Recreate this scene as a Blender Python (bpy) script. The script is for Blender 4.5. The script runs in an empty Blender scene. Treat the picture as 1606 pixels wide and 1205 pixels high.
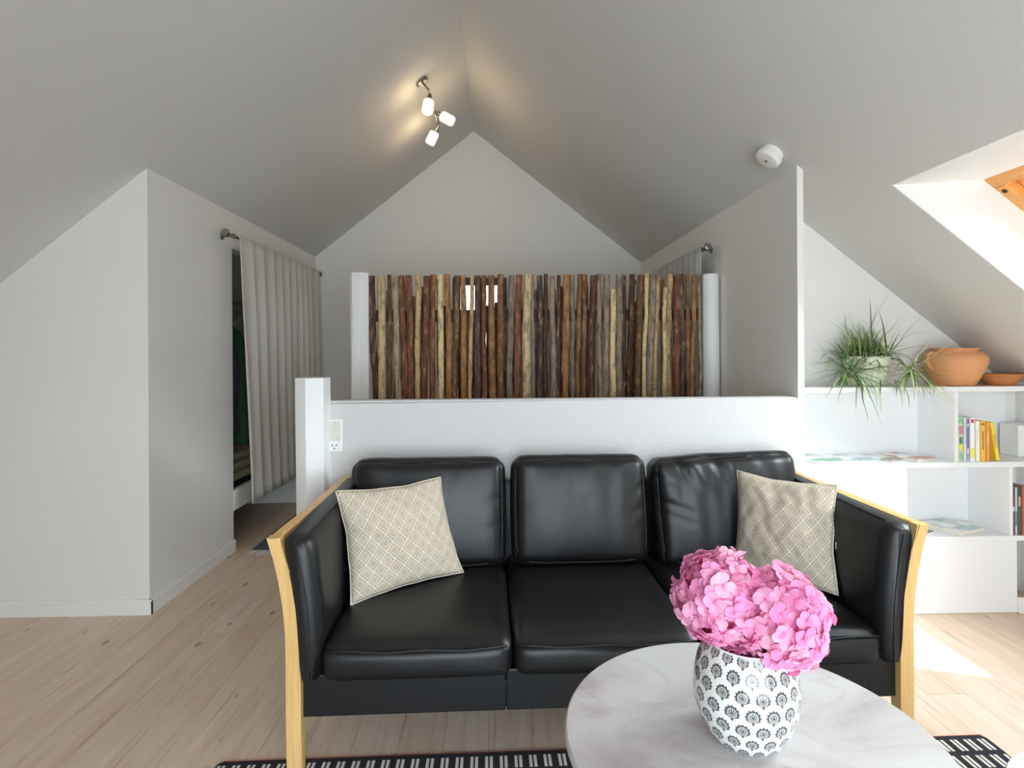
import bpy, bmesh, math, random
from math import sin, cos, pi, sqrt, atan, radians
from mathutils import Vector, Matrix, noise
S = bpy.context.scene
COL = S.collection
random.seed(7)
def s2l(c):
    return tuple(((v/255)/12.92 if v/255 <= .04045 else ((v/255+.055)/1.055)**2.4) for v in c)

# ---------------------------------------------------------------- camera
FPX, CAM_H, YAW, ROLL = 900.0, 1.30, atan(23/900), 0.006
cd = bpy.data.cameras.new('camera'); cam = bpy.data.objects.new('camera', cd); COL.objects.link(cam)
cd.sensor_fit = 'HORIZONTAL'; cd.sensor_width = 36; cd.lens = FPX*36/1606
cd.shift_y = -(602.5-553)/1606; cd.clip_start = .02
_F = Vector((sin(YAW), cos(YAW), 0)); _R = Vector((cos(YAW), -sin(YAW), 0)); _U = Vector((0, 0, 1))
_r = _R*cos(ROLL)-_U*sin(ROLL); _u = _R*sin(ROLL)+_U*cos(ROLL)
cam.matrix_world = Matrix(((_r.x, _u.x, -_F.x, 0), (_r.y, _u.y, -_F.y, 0), (_r.z, _u.z, -_F.z, CAM_H), (0, 0, 0, 1)))
S.camera = cam
# ---------------------------------------------------------------- world, sun, daylight, exposure
w = bpy.data.worlds.new('sky'); S.world = w; w.use_nodes = True
bg = w.node_tree.nodes['Background']; bg.inputs[0].default_value = (.80, .90, 1, 1); bg.inputs[1].default_value = 4.0
def lamp(name, kind, loc, direction, energy, color=(1, 1, 1), size=None, **kw):
    l = bpy.data.lights.new(name, kind); l.energy = energy; l.color = color
    if size: l.shape = 'RECTANGLE'; l.size, l.size_y = size
    for k, v in kw.items(): setattr(l, k, v)
    o = bpy.data.objects.new(name, l); COL.objects.link(o); o.location = loc
    if direction: o.rotation_euler = Vector(direction).to_track_quat('-Z', 'Y').to_euler()
    return o
lamp('sun', 'SUN', (6, -6, 10), (-.35, .5, -1), 9.0, (1, .95, .87), angle=.012)
lamp('unseen_rear_daylight', 'AREA', (.5, -1.36, 1.0), (-.12, 1, -.36), 68, (.84, .93, 1), (2.5, 1.7))  # daylight for the added, unseen rear window, tuned to brighten the left walls
lamp('daylight_skylight', 'AREA', (2.545, 1.80, 1.765), (-.62, 0, -.786), 66, (.88, .95, 1), (.96, .96))
lamp('daylight_skylight_rear', 'AREA', (2.72, -.40, 1.95), (-.62, 0, -.786), 26, (.88, .95, 1), (1.0, 1.0))
vs = S.view_settings; vs.view_transform = 'Standard'; vs.look = 'None'; vs.gamma = 1; vs.use_curve_mapping = False
vs.exposure = 0.34
try:
    S.cycles.use_denoising = True; S.cycles.max_bounces = 10; S.cycles.diffuse_bounces = 6
    S.cycles.transparent_max_bounces = 12; S.cycles.sample_clamp_indirect = 6; S.cycles.caustics_reflective = False; S.cycles.caustics_refractive = False
except Exception: pass

# ---------------------------------------------------------------- materials
class NT:
    def __init__(s, name):
        s.m = bpy.data.materials.new(name); s.m.use_nodes = True; s.t = s.m.node_tree; s.b = s.t.nodes['Principled BSDF']
    def n(s, kind, **kw):
        o = s.t.nodes.new('ShaderNode'+kind)
        for k, v in kw.items(): setattr(o, k, v)
        return o
    def l(s, a, b): s.t.links.new(a, b)
    def put(s, sock, v):
        if hasattr(v, 'links'): s.l(v, sock)
        else: sock.default_value = v
    def math(s, op, a, b=0.0, c=0.0):
        o = s.n('Math', operation=op); s.put(o.inputs[0], a); s.put(o.inputs[1], b); s.put(o.inputs[2], c); return o.outputs[0]
    def mix(s, f, a, b):
        o = s.n('Mix', data_type='RGBA')
        s.put(o.inputs[0], f)
        for i, v in ((6, a), (7, b)):
            if hasattr(v, 'links'): s.l(v, o.inputs[i])
            else: o.inputs[i].default_value = (*v[:3], 1)
        return o.outputs[2]
    def noise(s, vec, scale, detail=4, rough=.55, dist=0.0):
        o = s.n('TexNoise'); o.inputs['Scale'].default_value = scale; o.inputs['Detail'].default_value = detail
        o.inputs['Roughness'].default_value = rough; o.inputs['Distortion'].default_value = dist
        if vec is not None: s.l(vec, o.inputs['Vector'])
        return o.outputs['Fac']
    def coord(s, which='Object', scale=(1, 1, 1), loc=None):
        c = s.n('TexCoord').outputs[which]
        mp = s.n('Mapping'); s.l(c, mp.inputs['Vector']); mp.inputs['Scale'].default_value = scale
        if loc is not None: s.l(loc, mp.inputs['Location'])
        return mp.outputs[0]
    def ramp(s, f, *stops):
        o = s.n('ValToRGB'); e = o.color_ramp.elements
        while len(e) < len(stops): e.new(.5)
        for k, (p, c) in zip(e, stops): k.position = p; k.color = (*c[:3], 1) if not isinstance(c, (int, float)) else (c, c, c, 1)
        s.l(f, o.inputs[0]); return o.outputs[0]
    def bump(s, h, strength, dist=.01):
        o = s.n('Bump'); o.inputs['Strength'].default_value = strength; o.inputs['Distance'].default_value = dist
        s.l(h, o.inputs['Height']); s.l(o.outputs[0], s.b.inputs['Normal'])
    def base(s, v): s.put(s.b.inputs['Base Color'], v if hasattr(v, 'links') else (*v[:3], 1))
    def set(s, **kw):
        for k, v in kw.items(): s.put(s.b.inputs[k.replace('_', ' ')], v)

def simple(name, rgb, rough=.5, var=.06, nscale=20, bump=.0, metal=0, spec=.5, bscale=None):
    m = NT(name); c = s2l(rgb); co = m.coord()
    f = m.noise(co, nscale)
    m.base(m.mix(f, [v*(1-var) for v in c], [min(1, v*(1+var)) for v in c]))
    m.set(Roughness=rough, Metallic=metal, Specular_IOR_Level=spec)
    if bump: m.bump(m.noise(co, bscale or nscale*4), bump, .004)
    return m.m
M = {}
M['wall'] = simple('wall_paint', (232, 230, 226), .85, .012, 3, .06, bscale=120)
M['ceiling'] = simple('ceiling_paint', (214, 212, 208), .9, .012, 3, .06, bscale=120)
M['plaster'] = simple('rough_plaster', (208, 206, 205), .8, .015, 6, .25, bscale=70)
M['trim'] = simple('white_trim_paint', (236, 236, 234), .45, .01, 5)
M['shelf'] = simple('white_shelf_laminate', (238, 239, 240), .4, .01, 5)
M['limewash'] = simple('limewashed_log', (236, 236, 234), .75, .05, 9, .6, bscale=18)
M['steel'] = simple('brushed_steel', (150, 148, 142), .32, .06, 30, metal=1)
M['plastic'] = simple('white_plastic', (238, 238, 234), .35, .01, 5)
M['switch'] = simple('cream_plastic', (216, 214, 204), .35, .01, 5)
M['dark'] = simple('dark_hole', (22, 22, 24), .6, .02, 5)
M['frame_dark'] = simple('dark_window_frame', (52, 52, 54), .4, .05, 10)
M['rail'] = simple('dark_brown_rail', (62, 40, 26), .7, .25, 30, .3)
M['clay'] = simple('terracotta', (222, 158, 108), .8, .07, 14, .15, bscale=90)
M['clay2'] = simple('terracotta_dark', (206, 138, 80), .75, .07, 14, .15, bscale=90)
M['paper'] = simple('book_pages', (232, 226, 212), .8, .04, 200)
M['stem'] = simple('green_stem', (96, 128, 62), .6, .1, 30)
M['soil'] = simple('potting_soil', (46, 34, 26), .95, .3, 80, .6)
M['red_thread'] = simple('red_binding', (190, 44, 56), .9, .1, 200)
M['fringe'] = simple('white_fringe', (214, 210, 204), .9, .06, 100)
M['blue_rug'] = simple('blue_grey_rug', (84, 98, 110), .95, .2, 160, .4)
M['blanket'] = simple('beige_blanket', (176, 160, 132), .95, .1, 60, .3)
M['green_cloth'] = simple('dark_green_cloth', (34, 66, 48), .95, .15, 60)
M['plum_cloth'] = simple('dark_plum_cloth', (62, 40, 56), .95, .15, 60)
M['black_cloth'] = simple('black_cloth', (34, 32, 34), .95, .15, 60)

def leather():
    m = NT('black_leather'); co = m.coord()
    f = m.noise(co, 5, 3)
    m.base(m.mix(f, s2l((15, 15, 17)), s2l((24, 24, 26))))
    m.set(Roughness=m.math('MULTIPLY_ADD', m.noise(co, 3), .14, .36), Specular_IOR_Level=.5)
    v = m.n('TexVoronoi'); v.inputs['Scale'].default_value = 420; m.l(co, v.inputs['Vector'])
    h = m.math('ADD', m.math('MULTIPLY', v.outputs['Distance'], .25), m.math('MULTIPLY', m.noise(co, 26, 3), .9))
    m.bump(h, .12, .004); return m.m
M['leather'] = leather()

def wood(name, a, b, scale=(14, 14, 1.2), rough=.42):
    m = NT(name); co = m.coord(scale=scale)
    f = m.noise(co, 3, 5, .6, .6)
    m.base(m.ramp(f, (.3, s2l(a)), (.7, s2l(b)))); m.set(Roughness=rough); return m.m
M['beech'] = wood('beech_wood', (216, 170, 104), (234, 194, 130), (30, 30, 2))
M['pine_frame'] = wood('pine_window_frame', (214, 146, 76), (232, 172, 100), (20, 2, 20), .35)

def floor_mat():
    m = NT('whitewashed_pine_planks')
    oi = m.n('ObjectInfo'); rnd = oi.outputs['Random']
    geo = m.n('NewGeometry').outputs['Position']
    off = m.n('CombineXYZ'); m.l(m.math('MULTIPLY', rnd, 37.0), off.inputs[1]); m.l(m.math('MULTIPLY', rnd, 91.0), off.inputs[2])
    add = m.n('VectorMath', operation='ADD'); m.l(geo, add.inputs[0]); m.l(off.outputs[0], add.inputs[1])
    mp = m.n('Mapping'); m.l(add.outputs[0], mp.inputs[0]); mp.inputs['Scale'].default_value = (9, .8, 1)
    g = m.noise(mp.outputs[0], 3.2, 6, .62, .7)
    mp3 = m.n('Mapping'); m.l(add.outputs[0], mp3.inputs[0]); mp3.inputs['Scale'].default_value = (90, 2.5, 1)
    fine = m.noise(mp3.outputs[0], 2.0, 3)
    c = m.ramp(g, (.28, s2l((204, 176, 154))), (.5, s2l((222, 200, 180))), (.75, s2l((236, 220, 204))))
    c = m.mix(m.math('MULTIPLY', fine, .22), c, s2l((196, 160, 130)))
    tint = m.ramp(rnd, (0, s2l((214, 186, 162))), (.5, s2l((232, 214, 198))), (1, s2l((226, 196, 170))))
    c = m.mix(.30, c, tint)
    mp2 = m.n('Mapping'); m.l(add.outputs[0], mp2.inputs[0]); mp2.inputs['Scale'].default_value = (7.5, 3.4, 1)
    v = m.n('TexVoronoi'); v.inputs['Scale'].default_value = 1.0; m.l(mp2.outputs[0], v.inputs['Vector'])
    d = m.math('ADD', v.outputs['Distance'], m.math('MULTIPLY', m.noise(mp2.outputs[0], 5, 2), .10))
    knot = m.ramp(d, (.10, 1), (.15, 0))
    sel = m.ramp(v.outputs['Color'], (.22, 0), (.26, 1))
    c = m.mix(m.math('MULTIPLY', m.math('MULTIPLY', knot, sel), .72), c, s2l((112, 88, 70)))
    st = m.noise(mp3.outputs[0], .55, 2, .5, .3)
    c = m.mix(m.math('MULTIPLY', m.ramp(st, (.66, 0), (.72, 1)), .38), c, s2l((150, 112, 84)))
    m.base(c); m.set(Roughness=.5, Specular_IOR_Level=.35); m.bump(g, .06, .003); return m.m
M['floor'] = floor_mat()
M['subfloor'] = simple('dark_joint', (96, 74, 58), .9, .1, 10)

def bark():
    m = NT('bark_stick'); oi = m.n('ObjectInfo'); co = m.coord(scale=(42, 42, 13))
    add = m.n('VectorMath', operation='ADD'); m.l(co, add.inputs[0])
    r = m.n('CombineXYZ'); m.l(m.math('MULTIPLY', oi.outputs['Random'], 90.0), r.inputs[2]); m.l(r.outputs[0], add.inputs[1])
    f = m.noise(add.outputs[0], 1.0, 5, .65)
    hi = m.mix(.5, oi.outputs['Color'], s2l((206, 168, 120)))
    lo = m.mix(.55, oi.outputs['Color'], (.016, .009, .005))
    fine = m.noise(m.coord(scale=(140, 140, 60)), 1.0, 4, .7)
    c = m.mix(m.ramp(f, (.38, 0), (.50, 1)), lo, oi.outputs['Color'])
    c = m.mix(m.ramp(fine, (.38, .8), (.48, 0)), c, lo)
    c = m.mix(m.ramp(f, (.55, 0), (.64, .8)), c, hi)
    m.base(c); m.set(Roughness=.68, Specular_IOR_Level=.3); m.bump(f, .5, .004); return m.m
M['bark'] = bark()

def colored(name='printed_cover', rough=.4):
    m = NT(name); oi = m.n('ObjectInfo'); f = m.noise(m.coord(), 30)
    m.base(m.mix(m.math('MULTIPLY', f, .12), oi.outputs['Color'], (.9, .9, .9))); m.set(Roughness=rough); return m.m
M['cover'] = colored()
def magazine():
    m = NT('magazine_cover'); oi = m.n('ObjectInfo'); co = m.coord(scale=(1, 1, 1))
    v = m.n('TexVoronoi', feature='F1'); v.inputs['Scale'].default_value = 9; m.l(co, v.inputs['Vector'])
    f = m.noise(co, 7, 2, .5, .3)
    c = m.mix(m.ramp(f, (.48, 0), (.54, 1)), s2l((240, 242, 240)), oi.outputs['Color'])
    c = m.mix(m.ramp(v.outputs['Distance'], (.62, 0), (.66, .35)), c, s2l((110, 130, 124)))
    m.base(c); m.set(Roughness=.3); return m.m
M['magazine'] = magazine()

def marble():
    m = NT('white_marble_top'); co = m.coord(scale=(1.5, 2.2, 1))
    f = m.noise(co, 1.6, 6, .6, .5); g = m.noise(co, 1.8, 3, .5, .5)
    c = m.ramp(f, (.34, s2l((176, 167, 165))), (.45, s2l((204, 198, 196))), (.60, s2l((214, 212, 211))))
    vein = m.ramp(g, (.47, 0), (.5, .55), (.53, 0))
    m.base(m.mix(vein, c, s2l((196, 188, 187)))); m.set(Roughness=.28); return m.m
M['marble'] = marble()
M['side_top'] = simple('pale_grey_lacquer', (212, 218, 216), .4, .01, 5)
M['white_base'] = simple('white_lacquer', (232, 232, 230), .35, .01, 5)

def pillow_mat():
    m = NT('diamond_weave'); uv = m.n('TexCoord').outputs['UV']; sp = m.n('SeparateXYZ'); m.l(uv, sp.inputs[0])
    N = 8.2; u = m.math('MULTIPLY', sp.outputs[0], N); v = m.math('MULTIPLY', sp.outputs[1], N*.78)
    a = m.math('ADD', u, v); b = m.math('SUBTRACT', u, v)
    fa = m.math('ABSOLUTE', m.math('SUBTRACT', m.math('FRACT', a), .5)); fb = m.math('ABSOLUTE', m.math('SUBTRACT', m.math('FRACT', b), .5))
    k = m.math('MAXIMUM', fa, fb)
    line = m.ramp(k, (.0, .15), (.10, .15), (.13, 0), (.22, 0), (.24, .85), (.29, .85), (.31, 0), (.44, 0), (.46, 1))
    wv = m.noise(m.coord('UV', (260, 260, 1)), 1.0, 2)
    c = m.mix(line, s2l((176, 162, 144)), s2l((218, 207, 190)))
    c = m.mix(m.math('MULTIPLY', wv, .3), c, s2l((196, 184, 164)))
    m.base(c); m.set(Roughness=.92, Specular_IOR_Level=.15); m.bump(m.math('ADD', line, wv), .12, .002); return m.m
M['pillow'] = pillow_mat()

def rug_mat():
    m = NT('black_white_weave'); co = m.n('TexCoord').outputs['Object']; sp = m.n('SeparateXYZ'); m.l(co, sp.inputs[0])
    yv = m.math('DIVIDE', m.math('SUBTRACT', m.math('MULTIPLY', sp.outputs[1], -1.0), .012), .074)
    row = m.math('FLOOR', yv); v = m.math('FRACT', yv)
    sh = m.math('MULTIPLY', m.math('FRACT', m.math('MULTIPLY', row, .5)), 1.0)
    u = m.math('FRACT', m.math('ADD', m.math('DIVIDE', sp.outputs[0], .0465), sh))
    def band(x, a, b): return m.math('MULTIPLY', m.math('GREATER_THAN', x, a), m.math('LESS_THAN', x, b))
    bars = m.math('ADD', band(u, .14, .34), band(u, .46, .66))
    pat = m.math('MULTIPLY', bars, band(v, .08, .80))
    wv = m.noise(m.coord('Object', (500, 160, 1)), 1.0, 2)
    blk = m.mix(wv, s2l((26, 26, 30)), s2l((66, 66, 72)))
    m.base(m.mix(pat, blk, s2l((214, 208, 200)))); m.set(Roughness=.95, Specular_IOR_Level=.1); m.bump(wv, .5, .003); return m.m
M['rug'] = rug_mat()

def vase_mat():
    m = NT('stamped_glazed_ceramic'); uv = m.n('TexCoord').outputs['UV']; sp = m.n('SeparateXYZ'); m.l(uv, sp.inputs[0])
    rv = m.math('DIVIDE', sp.outputs[1], .0335); row = m.math('FLOOR', rv)
    cy = m.math('MULTIPLY', m.math('SUBTRACT', m.math('FRACT', rv), .5), .0335)
    sh = m.math('FRACT', m.math('MULTIPLY', row, .5))
    cx = m.math('MULTIPLY', m.math('SUBTRACT', m.math('FRACT', m.math('ADD', m.math('MULTIPLY', sp.outputs[0], 17.0), sh)), .5), .0405)
    r = m.math('SQRT', m.math('ADD', m.math('MULTIPLY', cx, cx), m.math('MULTIPLY', cy, cy)))
    th = m.math('ARCTAN2', cx, m.math('ADD', cy, .004))
    edge = m.math('MULTIPLY_ADD', m.math('COSINE', m.math('MULTIPLY', th, 15.0)), .0014, .0148)
    inside = m.math('LESS_THAN', r, edge)
    ring = m.math('MULTIPLY', m.math('GREATER_THAN', r, .0085), m.math('LESS_THAN', r, .0100))
    spokes = m.math('MULTIPLY', m.math('GREATER_THAN', m.math('SINE', m.math('MULTIPLY', th, 15.0)), .35), m.math('LESS_THAN', r, .0082))
    core = m.math('LESS_THAN', r, .0024)
    light = m.math('MAXIMUM', ring, m.math('SUBTRACT', spokes, core))
    cut = m.math('GREATER_THAN', cy, m.math('MULTIPLY_ADD', m.math('ABSOLUTE', cx), .5, -.0128))
    dark = m.math('MULTIPLY', m.math('MULTIPLY', inside, cut), m.math('SUBTRACT', 1.0, m.math('MULTIPLY', light, .8)))
    stem = m.math('MULTIPLY', m.math('LESS_THAN', m.math('ABSOLUTE', cx), .0022), m.math('MULTIPLY', m.math('LESS_THAN', cy, -.009), m.math('GREATER_THAN', cy, -.0155)))
    dark = m.math('MAXIMUM', dark, stem)
    m.base(m.mix(m.math('MULTIPLY', dark, .93), s2l((222, 222, 220)), s2l((44, 44, 46)))); m.set(Roughness=.12, Coat_Weight=.4); return m.m
M['vase'] = vase_mat()
M['vase_in'] = simple('glazed_ceramic', (226, 226, 224), .2, .01, 5)

def petals():
    m = NT('pink_petals'); oi = m.n('ObjectInfo'); f = m.noise(m.coord(), 60, 3)
    c = m.ramp(oi.outputs['Random'], (0, s2l((236, 138, 190))), (.4, s2l((243, 158, 204))), (.75, s2l((248, 176, 212))), (1, s2l((250, 200, 216))))
    r = m.n('TexCoord').outputs['UV']; sp = m.n('SeparateXYZ'); m.l(r, sp.inputs[0])
    c = m.mix(m.ramp(sp.outputs[0], (0, .7), (.4, .0)), c, s2l((236, 110, 172)))
    m.base(m.mix(m.math('MULTIPLY', f, .25), c, s2l((250, 196, 220)))); m.set(Roughness=.6, Specular_IOR_Level=.2)
    tr = m.n('BsdfTranslucent'); m.l(c, tr.inputs[0]); mx = m.n('MixShader'); mx.inputs[0].default_value = .28
    out = m.t.nodes['Material Output']; m.l(m.b.outputs[0], mx.inputs[1]); m.l(tr.outputs[0], mx.inputs[2]); m.l(mx.outputs[0], out.inputs[0]); return m.m
M['petal'] = petals()
def leafmat():
    m = NT('grassy_leaf'); oi = m.n('ObjectInfo'); f = m.noise(m.coord(), 25, 2)
    m.base(m.mix(m.math('MULTIPLY', f, .3), oi.outputs['Color'], s2l((70, 96, 60)))); m.set(Roughness=.45)
    return m.m
M['leaf'] = leafmat()
def cloth(name, rgb, tr=.25):
    m = NT(name); co = m.coord(scale=(1, 1, 1)); c = s2l(rgb)
    f = m.noise(m.coord(scale=(300, 300, 60)), 1.0, 3); g = m.noise(co, 14, 3)
    col = m.mix(f, [v*.86 for v in c], [min(1, v*1.08) for v in c])
    m.base(col); m.set(Roughness=.95, Specular_IOR_Level=.1); m.bump(m.math('ADD', f, g), .2, .002)
    t = m.n('BsdfTranslucent'); m.l(col, t.inputs[0]); mx = m.n('MixShader'); mx.inputs[0].default_value = tr
    m.l(m.b.outputs[0], mx.inputs[1]); m.l(t.outputs[0], mx.inputs[2]); m.l(mx.outputs[0], m.t.nodes['Material Output'].inputs[0]); return m.m
M['linen'] = cloth('grey_linen', (236, 233, 226))
M['sheer'] = cloth('white_voile', (226, 226, 224), .4)
def pane_mat():
    m = NT('window_glass'); t = m.n('BsdfTransparent'); g = m.n('BsdfGlossy'); g.inputs['Roughness'].default_value = .02
    t.inputs[0].default_value = (.96, .98, .98, 1)
    fr = m.n('Fresnel'); fr.inputs[0].default_value = 1.45; mx = m.n('MixShader'); m.l(fr.outputs[0], mx.inputs[0])
    m.l(t.outputs[0], mx.inputs[1]); m.l(g.outputs[0], mx.inputs[2]); m.l(mx.outputs[0], m.t.nodes['Material Output'].inputs[0]); return m.m
M['glass'] = pane_mat()
def glow():
    m = NT('lit_frosted_glass'); m.base((.9, .85, .75)); m.set(Roughness=.4, Emission_Color=(1, .80, .50, 1), Emission_Strength=9.0); return m.m
M['glow'] = glow()
def potmat():
    m = NT('pale_green_glaze'); f = m.noise(m.coord(scale=(60, 60, 7)), 1.0, 4)
    m.base(m.ramp(f, (.35, s2l((190, 206, 166))), (.6, s2l((232, 236, 214))))); m.set(Roughness=.35); m.bump(f, .3, .004); return m.m
M['pot'] = potmat()

# ---------------------------------------------------------------- helpers
WL = {}
def BM(): return bmesh.new()
def obj(name, bm, mat, parent=None, smooth=False, local=False, kind=None, label=None, color=None):
    if parent is not None and not local:
        bmesh.ops.translate(bm, verts=bm.verts, vec=-WL[parent.name])
    bmesh.ops.recalc_face_normals(bm, faces=bm.faces)
    me = bpy.data.meshes.new(name); bm.to_mesh(me); bm.free()
    if smooth:
        for p in me.polygons: p.use_smooth = True
        if smooth != True: me.set_sharp_from_angle(angle=radians(smooth))
    me.materials.append(mat)
    o = bpy.data.objects.new(name, me); COL.objects.link(o)
    if parent is not None: o.parent = parent; WL[o.name] = WL[parent.name]
    else: WL[o.name] = Vector((0, 0, 0))
    if kind: o['kind'] = kind
    if label: o['label'] = label
    if color: o.color = (*s2l(color), 1)
    return o
def inst(name, me, parent, loc, rot=(0, 0, 0), scale=(1, 1, 1), color=None, quat=None):
    o = bpy.data.objects.new(name, me); COL.objects.link(o); o.parent = parent
    o.location = Vector(loc)-WL[parent.name]; o.scale = scale
    if quat is not None: o.rotation_mode = 'QUATERNION'; o.rotation_quaternion = quat
    else: o.rotation_euler = rot
    if color: o.color = (*s2l(color), 1)
    return o
def thing(name, label, cat, loc=(0, 0, 0), rotz=0, group=None):
    o = bpy.data.objects.new(name, None); COL.objects.link(o); o.location = loc; o.rotation_euler = (0, 0, rotz); o.empty_display_size = .05
    o['label'] = label; o['category'] = cat
    if group: o['group'] = group
    WL[o.name] = Vector(loc); return o
def struct(name, bm, mat, parent=None, **kw):
    return obj(name, bm, mat, parent, kind=None if parent else 'structure', **kw)
def box(bm, x0, x1, y0, y1, z0, z1, bev=0, seg=2):
    r = bmesh.ops.create_cube(bm, size=1); vs_ = r['verts']
    for v in vs_: v.co = Vector(((x0+x1)/2+v.co.x*(x1-x0), (y0+y1)/2+v.co.y*(y1-y0), (z0+z1)/2+v.co.z*(z1-z0)))
    if bev:
        es = list({e for v in vs_ for e in v.link_edges})
        bmesh.ops.bevel(bm, geom=es, offset=bev, segments=seg, affect='EDGES', profile=.5)
    return bm
def prism(bm, pts, axis, a, b):
    """pts: 2-D outline; extruded from a to b along axis ('x': pts are (y,z); 'y': (x,z); 'z': (x,y))."""
    def P(p, t): return {'x': (t, p[0], p[1]), 'y': (p[0], t, p[1]), 'z': (p[0], p[1], t)}[axis]
    A = [bm.verts.new(P(p, a)) for p in pts]; B = [bm.verts.new(P(p, b)) for p in pts]
    n = len(pts); bm.faces.new(A); bm.faces.new(B[::-1])
    for i in range(n): bm.faces.new((A[i], B[i], B[(i+1) % n], A[(i+1) % n]))
    return bm
def tube(bm, pts, rad, seg=8, cap=True):
    pts = [Vector(p) for p in pts]; rings = []; up = None
    for i, p in enumerate(pts):
        d = (pts[min(i+1, len(pts)-1)]-pts[max(i-1, 0)]).normalized()
        if up is None:
            up = Vector((0, 0, 1)) if abs(d.z) < .9 else Vector((1, 0, 0))
        s = d.cross(up).normalized(); up = s.cross(d).normalized()
        r = rad[i] if isinstance(rad, (list, tuple)) else rad
        rings.append([bm.verts.new(p+(s*cos(2*pi*k/seg)+up*sin(2*pi*k/seg))*r) for k in range(seg)])
    for a, b in zip(rings, rings[1:]):
        for k in range(seg): bm.faces.new((a[k], a[(k+1) % seg], b[(k+1) % seg], b[k]))
    if cap: bm.faces.new(rings[0][::-1]); bm.faces.new(rings[-1])
    return bm
def lathe(bm, prof, seg=40, c=(0, 0, 0), uv=False, squash=None):
    rings = []; c = Vector(c)
    for r, z in prof:
        if r < 1e-6: rings.append([bm.verts.new(c+Vector((0, 0, z)))])
        else: rings.append([bm.verts.new(c+Vector((r*cos(2*pi*k/seg), r*sin(2*pi*k/seg), z))) for k in range(seg)])
    lay = bm.loops.layers.uv.verify() if uv else None
    arc = [0]
    for (r0, z0), (r1, z1) in zip(prof, prof[1:]): arc.append(arc[-1]+sqrt((r1-r0)**2+(z1-z0)**2))
    for i, (a, b) in enumerate(zip(rings, rings[1:])):
        for k in range(seg):
            k2 = (k+1) % seg
            vs_ = ([a[0]] if len(a) == 1 else [a[k], a[k2]])+([b[0]] if len(b) == 1 else [b[k2], b[k]])
            f = bm.faces.new(vs_)
            if uv:
                for lp in f.loops:
                    ring = i if lp.vert in a else i+1
                    kk = k+1 if (lp.vert in (a[k2] if len(a) > 1 else None, b[k2] if len(b) > 1 else None)) else k
                    lp[lay].uv = (kk/seg, arc[ring])
    return bm
def oriented(bm, fn, M4):
    """run fn on a fresh bmesh, transform it and merge into bm"""
    t = bmesh.new(); fn(t); bmesh.ops.transform(t, matrix=M4, verts=t.verts)
    me = bpy.data.meshes.new('tmp'); t.to_mesh(me); t.free(); bm.from_mesh(me); bpy.data.meshes.remove(me); return bm
def align(d, at): return Matrix.Translation(Vector(at)) @ Vector(d).to_track_quat('Z', 'Y').to_matrix().to_4x4()
def soft_box(bm, hx, hy, hz, r, n=10, puff=(0, 0, 0), fn=None, at=(0, 0, 0)):
    """rounded, bulging block: half sizes, edge radius, bulge per axis; fn(u,v,w,co) finishes each vertex"""
    t = bmesh.new(); bmesh.ops.create_cube(t, size=2); bmesh.ops.subdivide_edges(t, edges=t.edges[:], cuts=n, use_grid_fill=True)
    H = (hx, hy, hz)
    for v in t.verts:
        u = v.co.copy()
        # denser near edges
        q = Vector([math.copysign(1-(1-abs(c))**1.5, c) for c in u])
        p = Vector([q[i]*H[i] for i in range(3)])
        inner = Vector([max(-(H[i]-r), min(H[i]-r, p[i])) for i in range(3)])
        d = p-inner
        if d.length > 1e-9: p = inner+d.normalized()*min(d.length, r) if d.length > r else inner+d
        # bulge
        for i in range(3):
            j, k = (i+1) % 3, (i+2) % 3
            p[i] += u[i]*puff[i]*max(0, 1-u[j]**2)**.8*max(0, 1-u[k]**2)**.8
        if fn: p = fn(u, p)
        v.co = p+Vector(at)
    me = bpy.data.meshes.new('tmp'); t.to_mesh(me); t.free(); bm.from_mesh(me); bpy.data.meshes.remove(me); return bm
def nz(x, y, z, s=1.0): return noise.noise(Vector((x*s, y*s, z*s)))

# ================================================================ STRUCTURE
AX, AZ, SL, SR = -.217, 3.455, .795, .787         # ridge and the two roof slopes
XL, XR, YG = -1.75, 1.411, 5.59
YREAR, XKL, XKR = -1.2, -3.05, 2.80
def zl(x): return AZ-SL*(AX-x)
def zr(x): return AZ-SR*(x-AX)
# --- floor
fl = struct('floor', box(BM(), XKL-.1, XKR+.1, YREAR-.1, YG+.1, -.06, -.022), M['subfloor'])
PW = .150
x = XKL+.013; k = 0
plank_me = {}
while x < XKR:
    cuts = [YREAR]
    yy = YREAR+random.uniform(.8, 4.6)
    while yy < YG-.7: cuts.append(yy); yy += random.uniform(4.0, 5.0)
    cuts.append(YG+.02)
    for a, b in zip(cuts, cuts[1:]):
        bm = box(BM(), x+.0004, min(x+PW-.0004, XKR+.05), a+.0008, b-.0008, -.022, 0)
        es = [e for e in bm.edges if all(v.co.z > -.001 for v in e.verts)]
        bmesh.ops.bevel(bm, geom=es, offset=.0007, segments=1, affect='EDGES')
        obj('plank', bm, M['floor'], fl)
    x += PW
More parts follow.
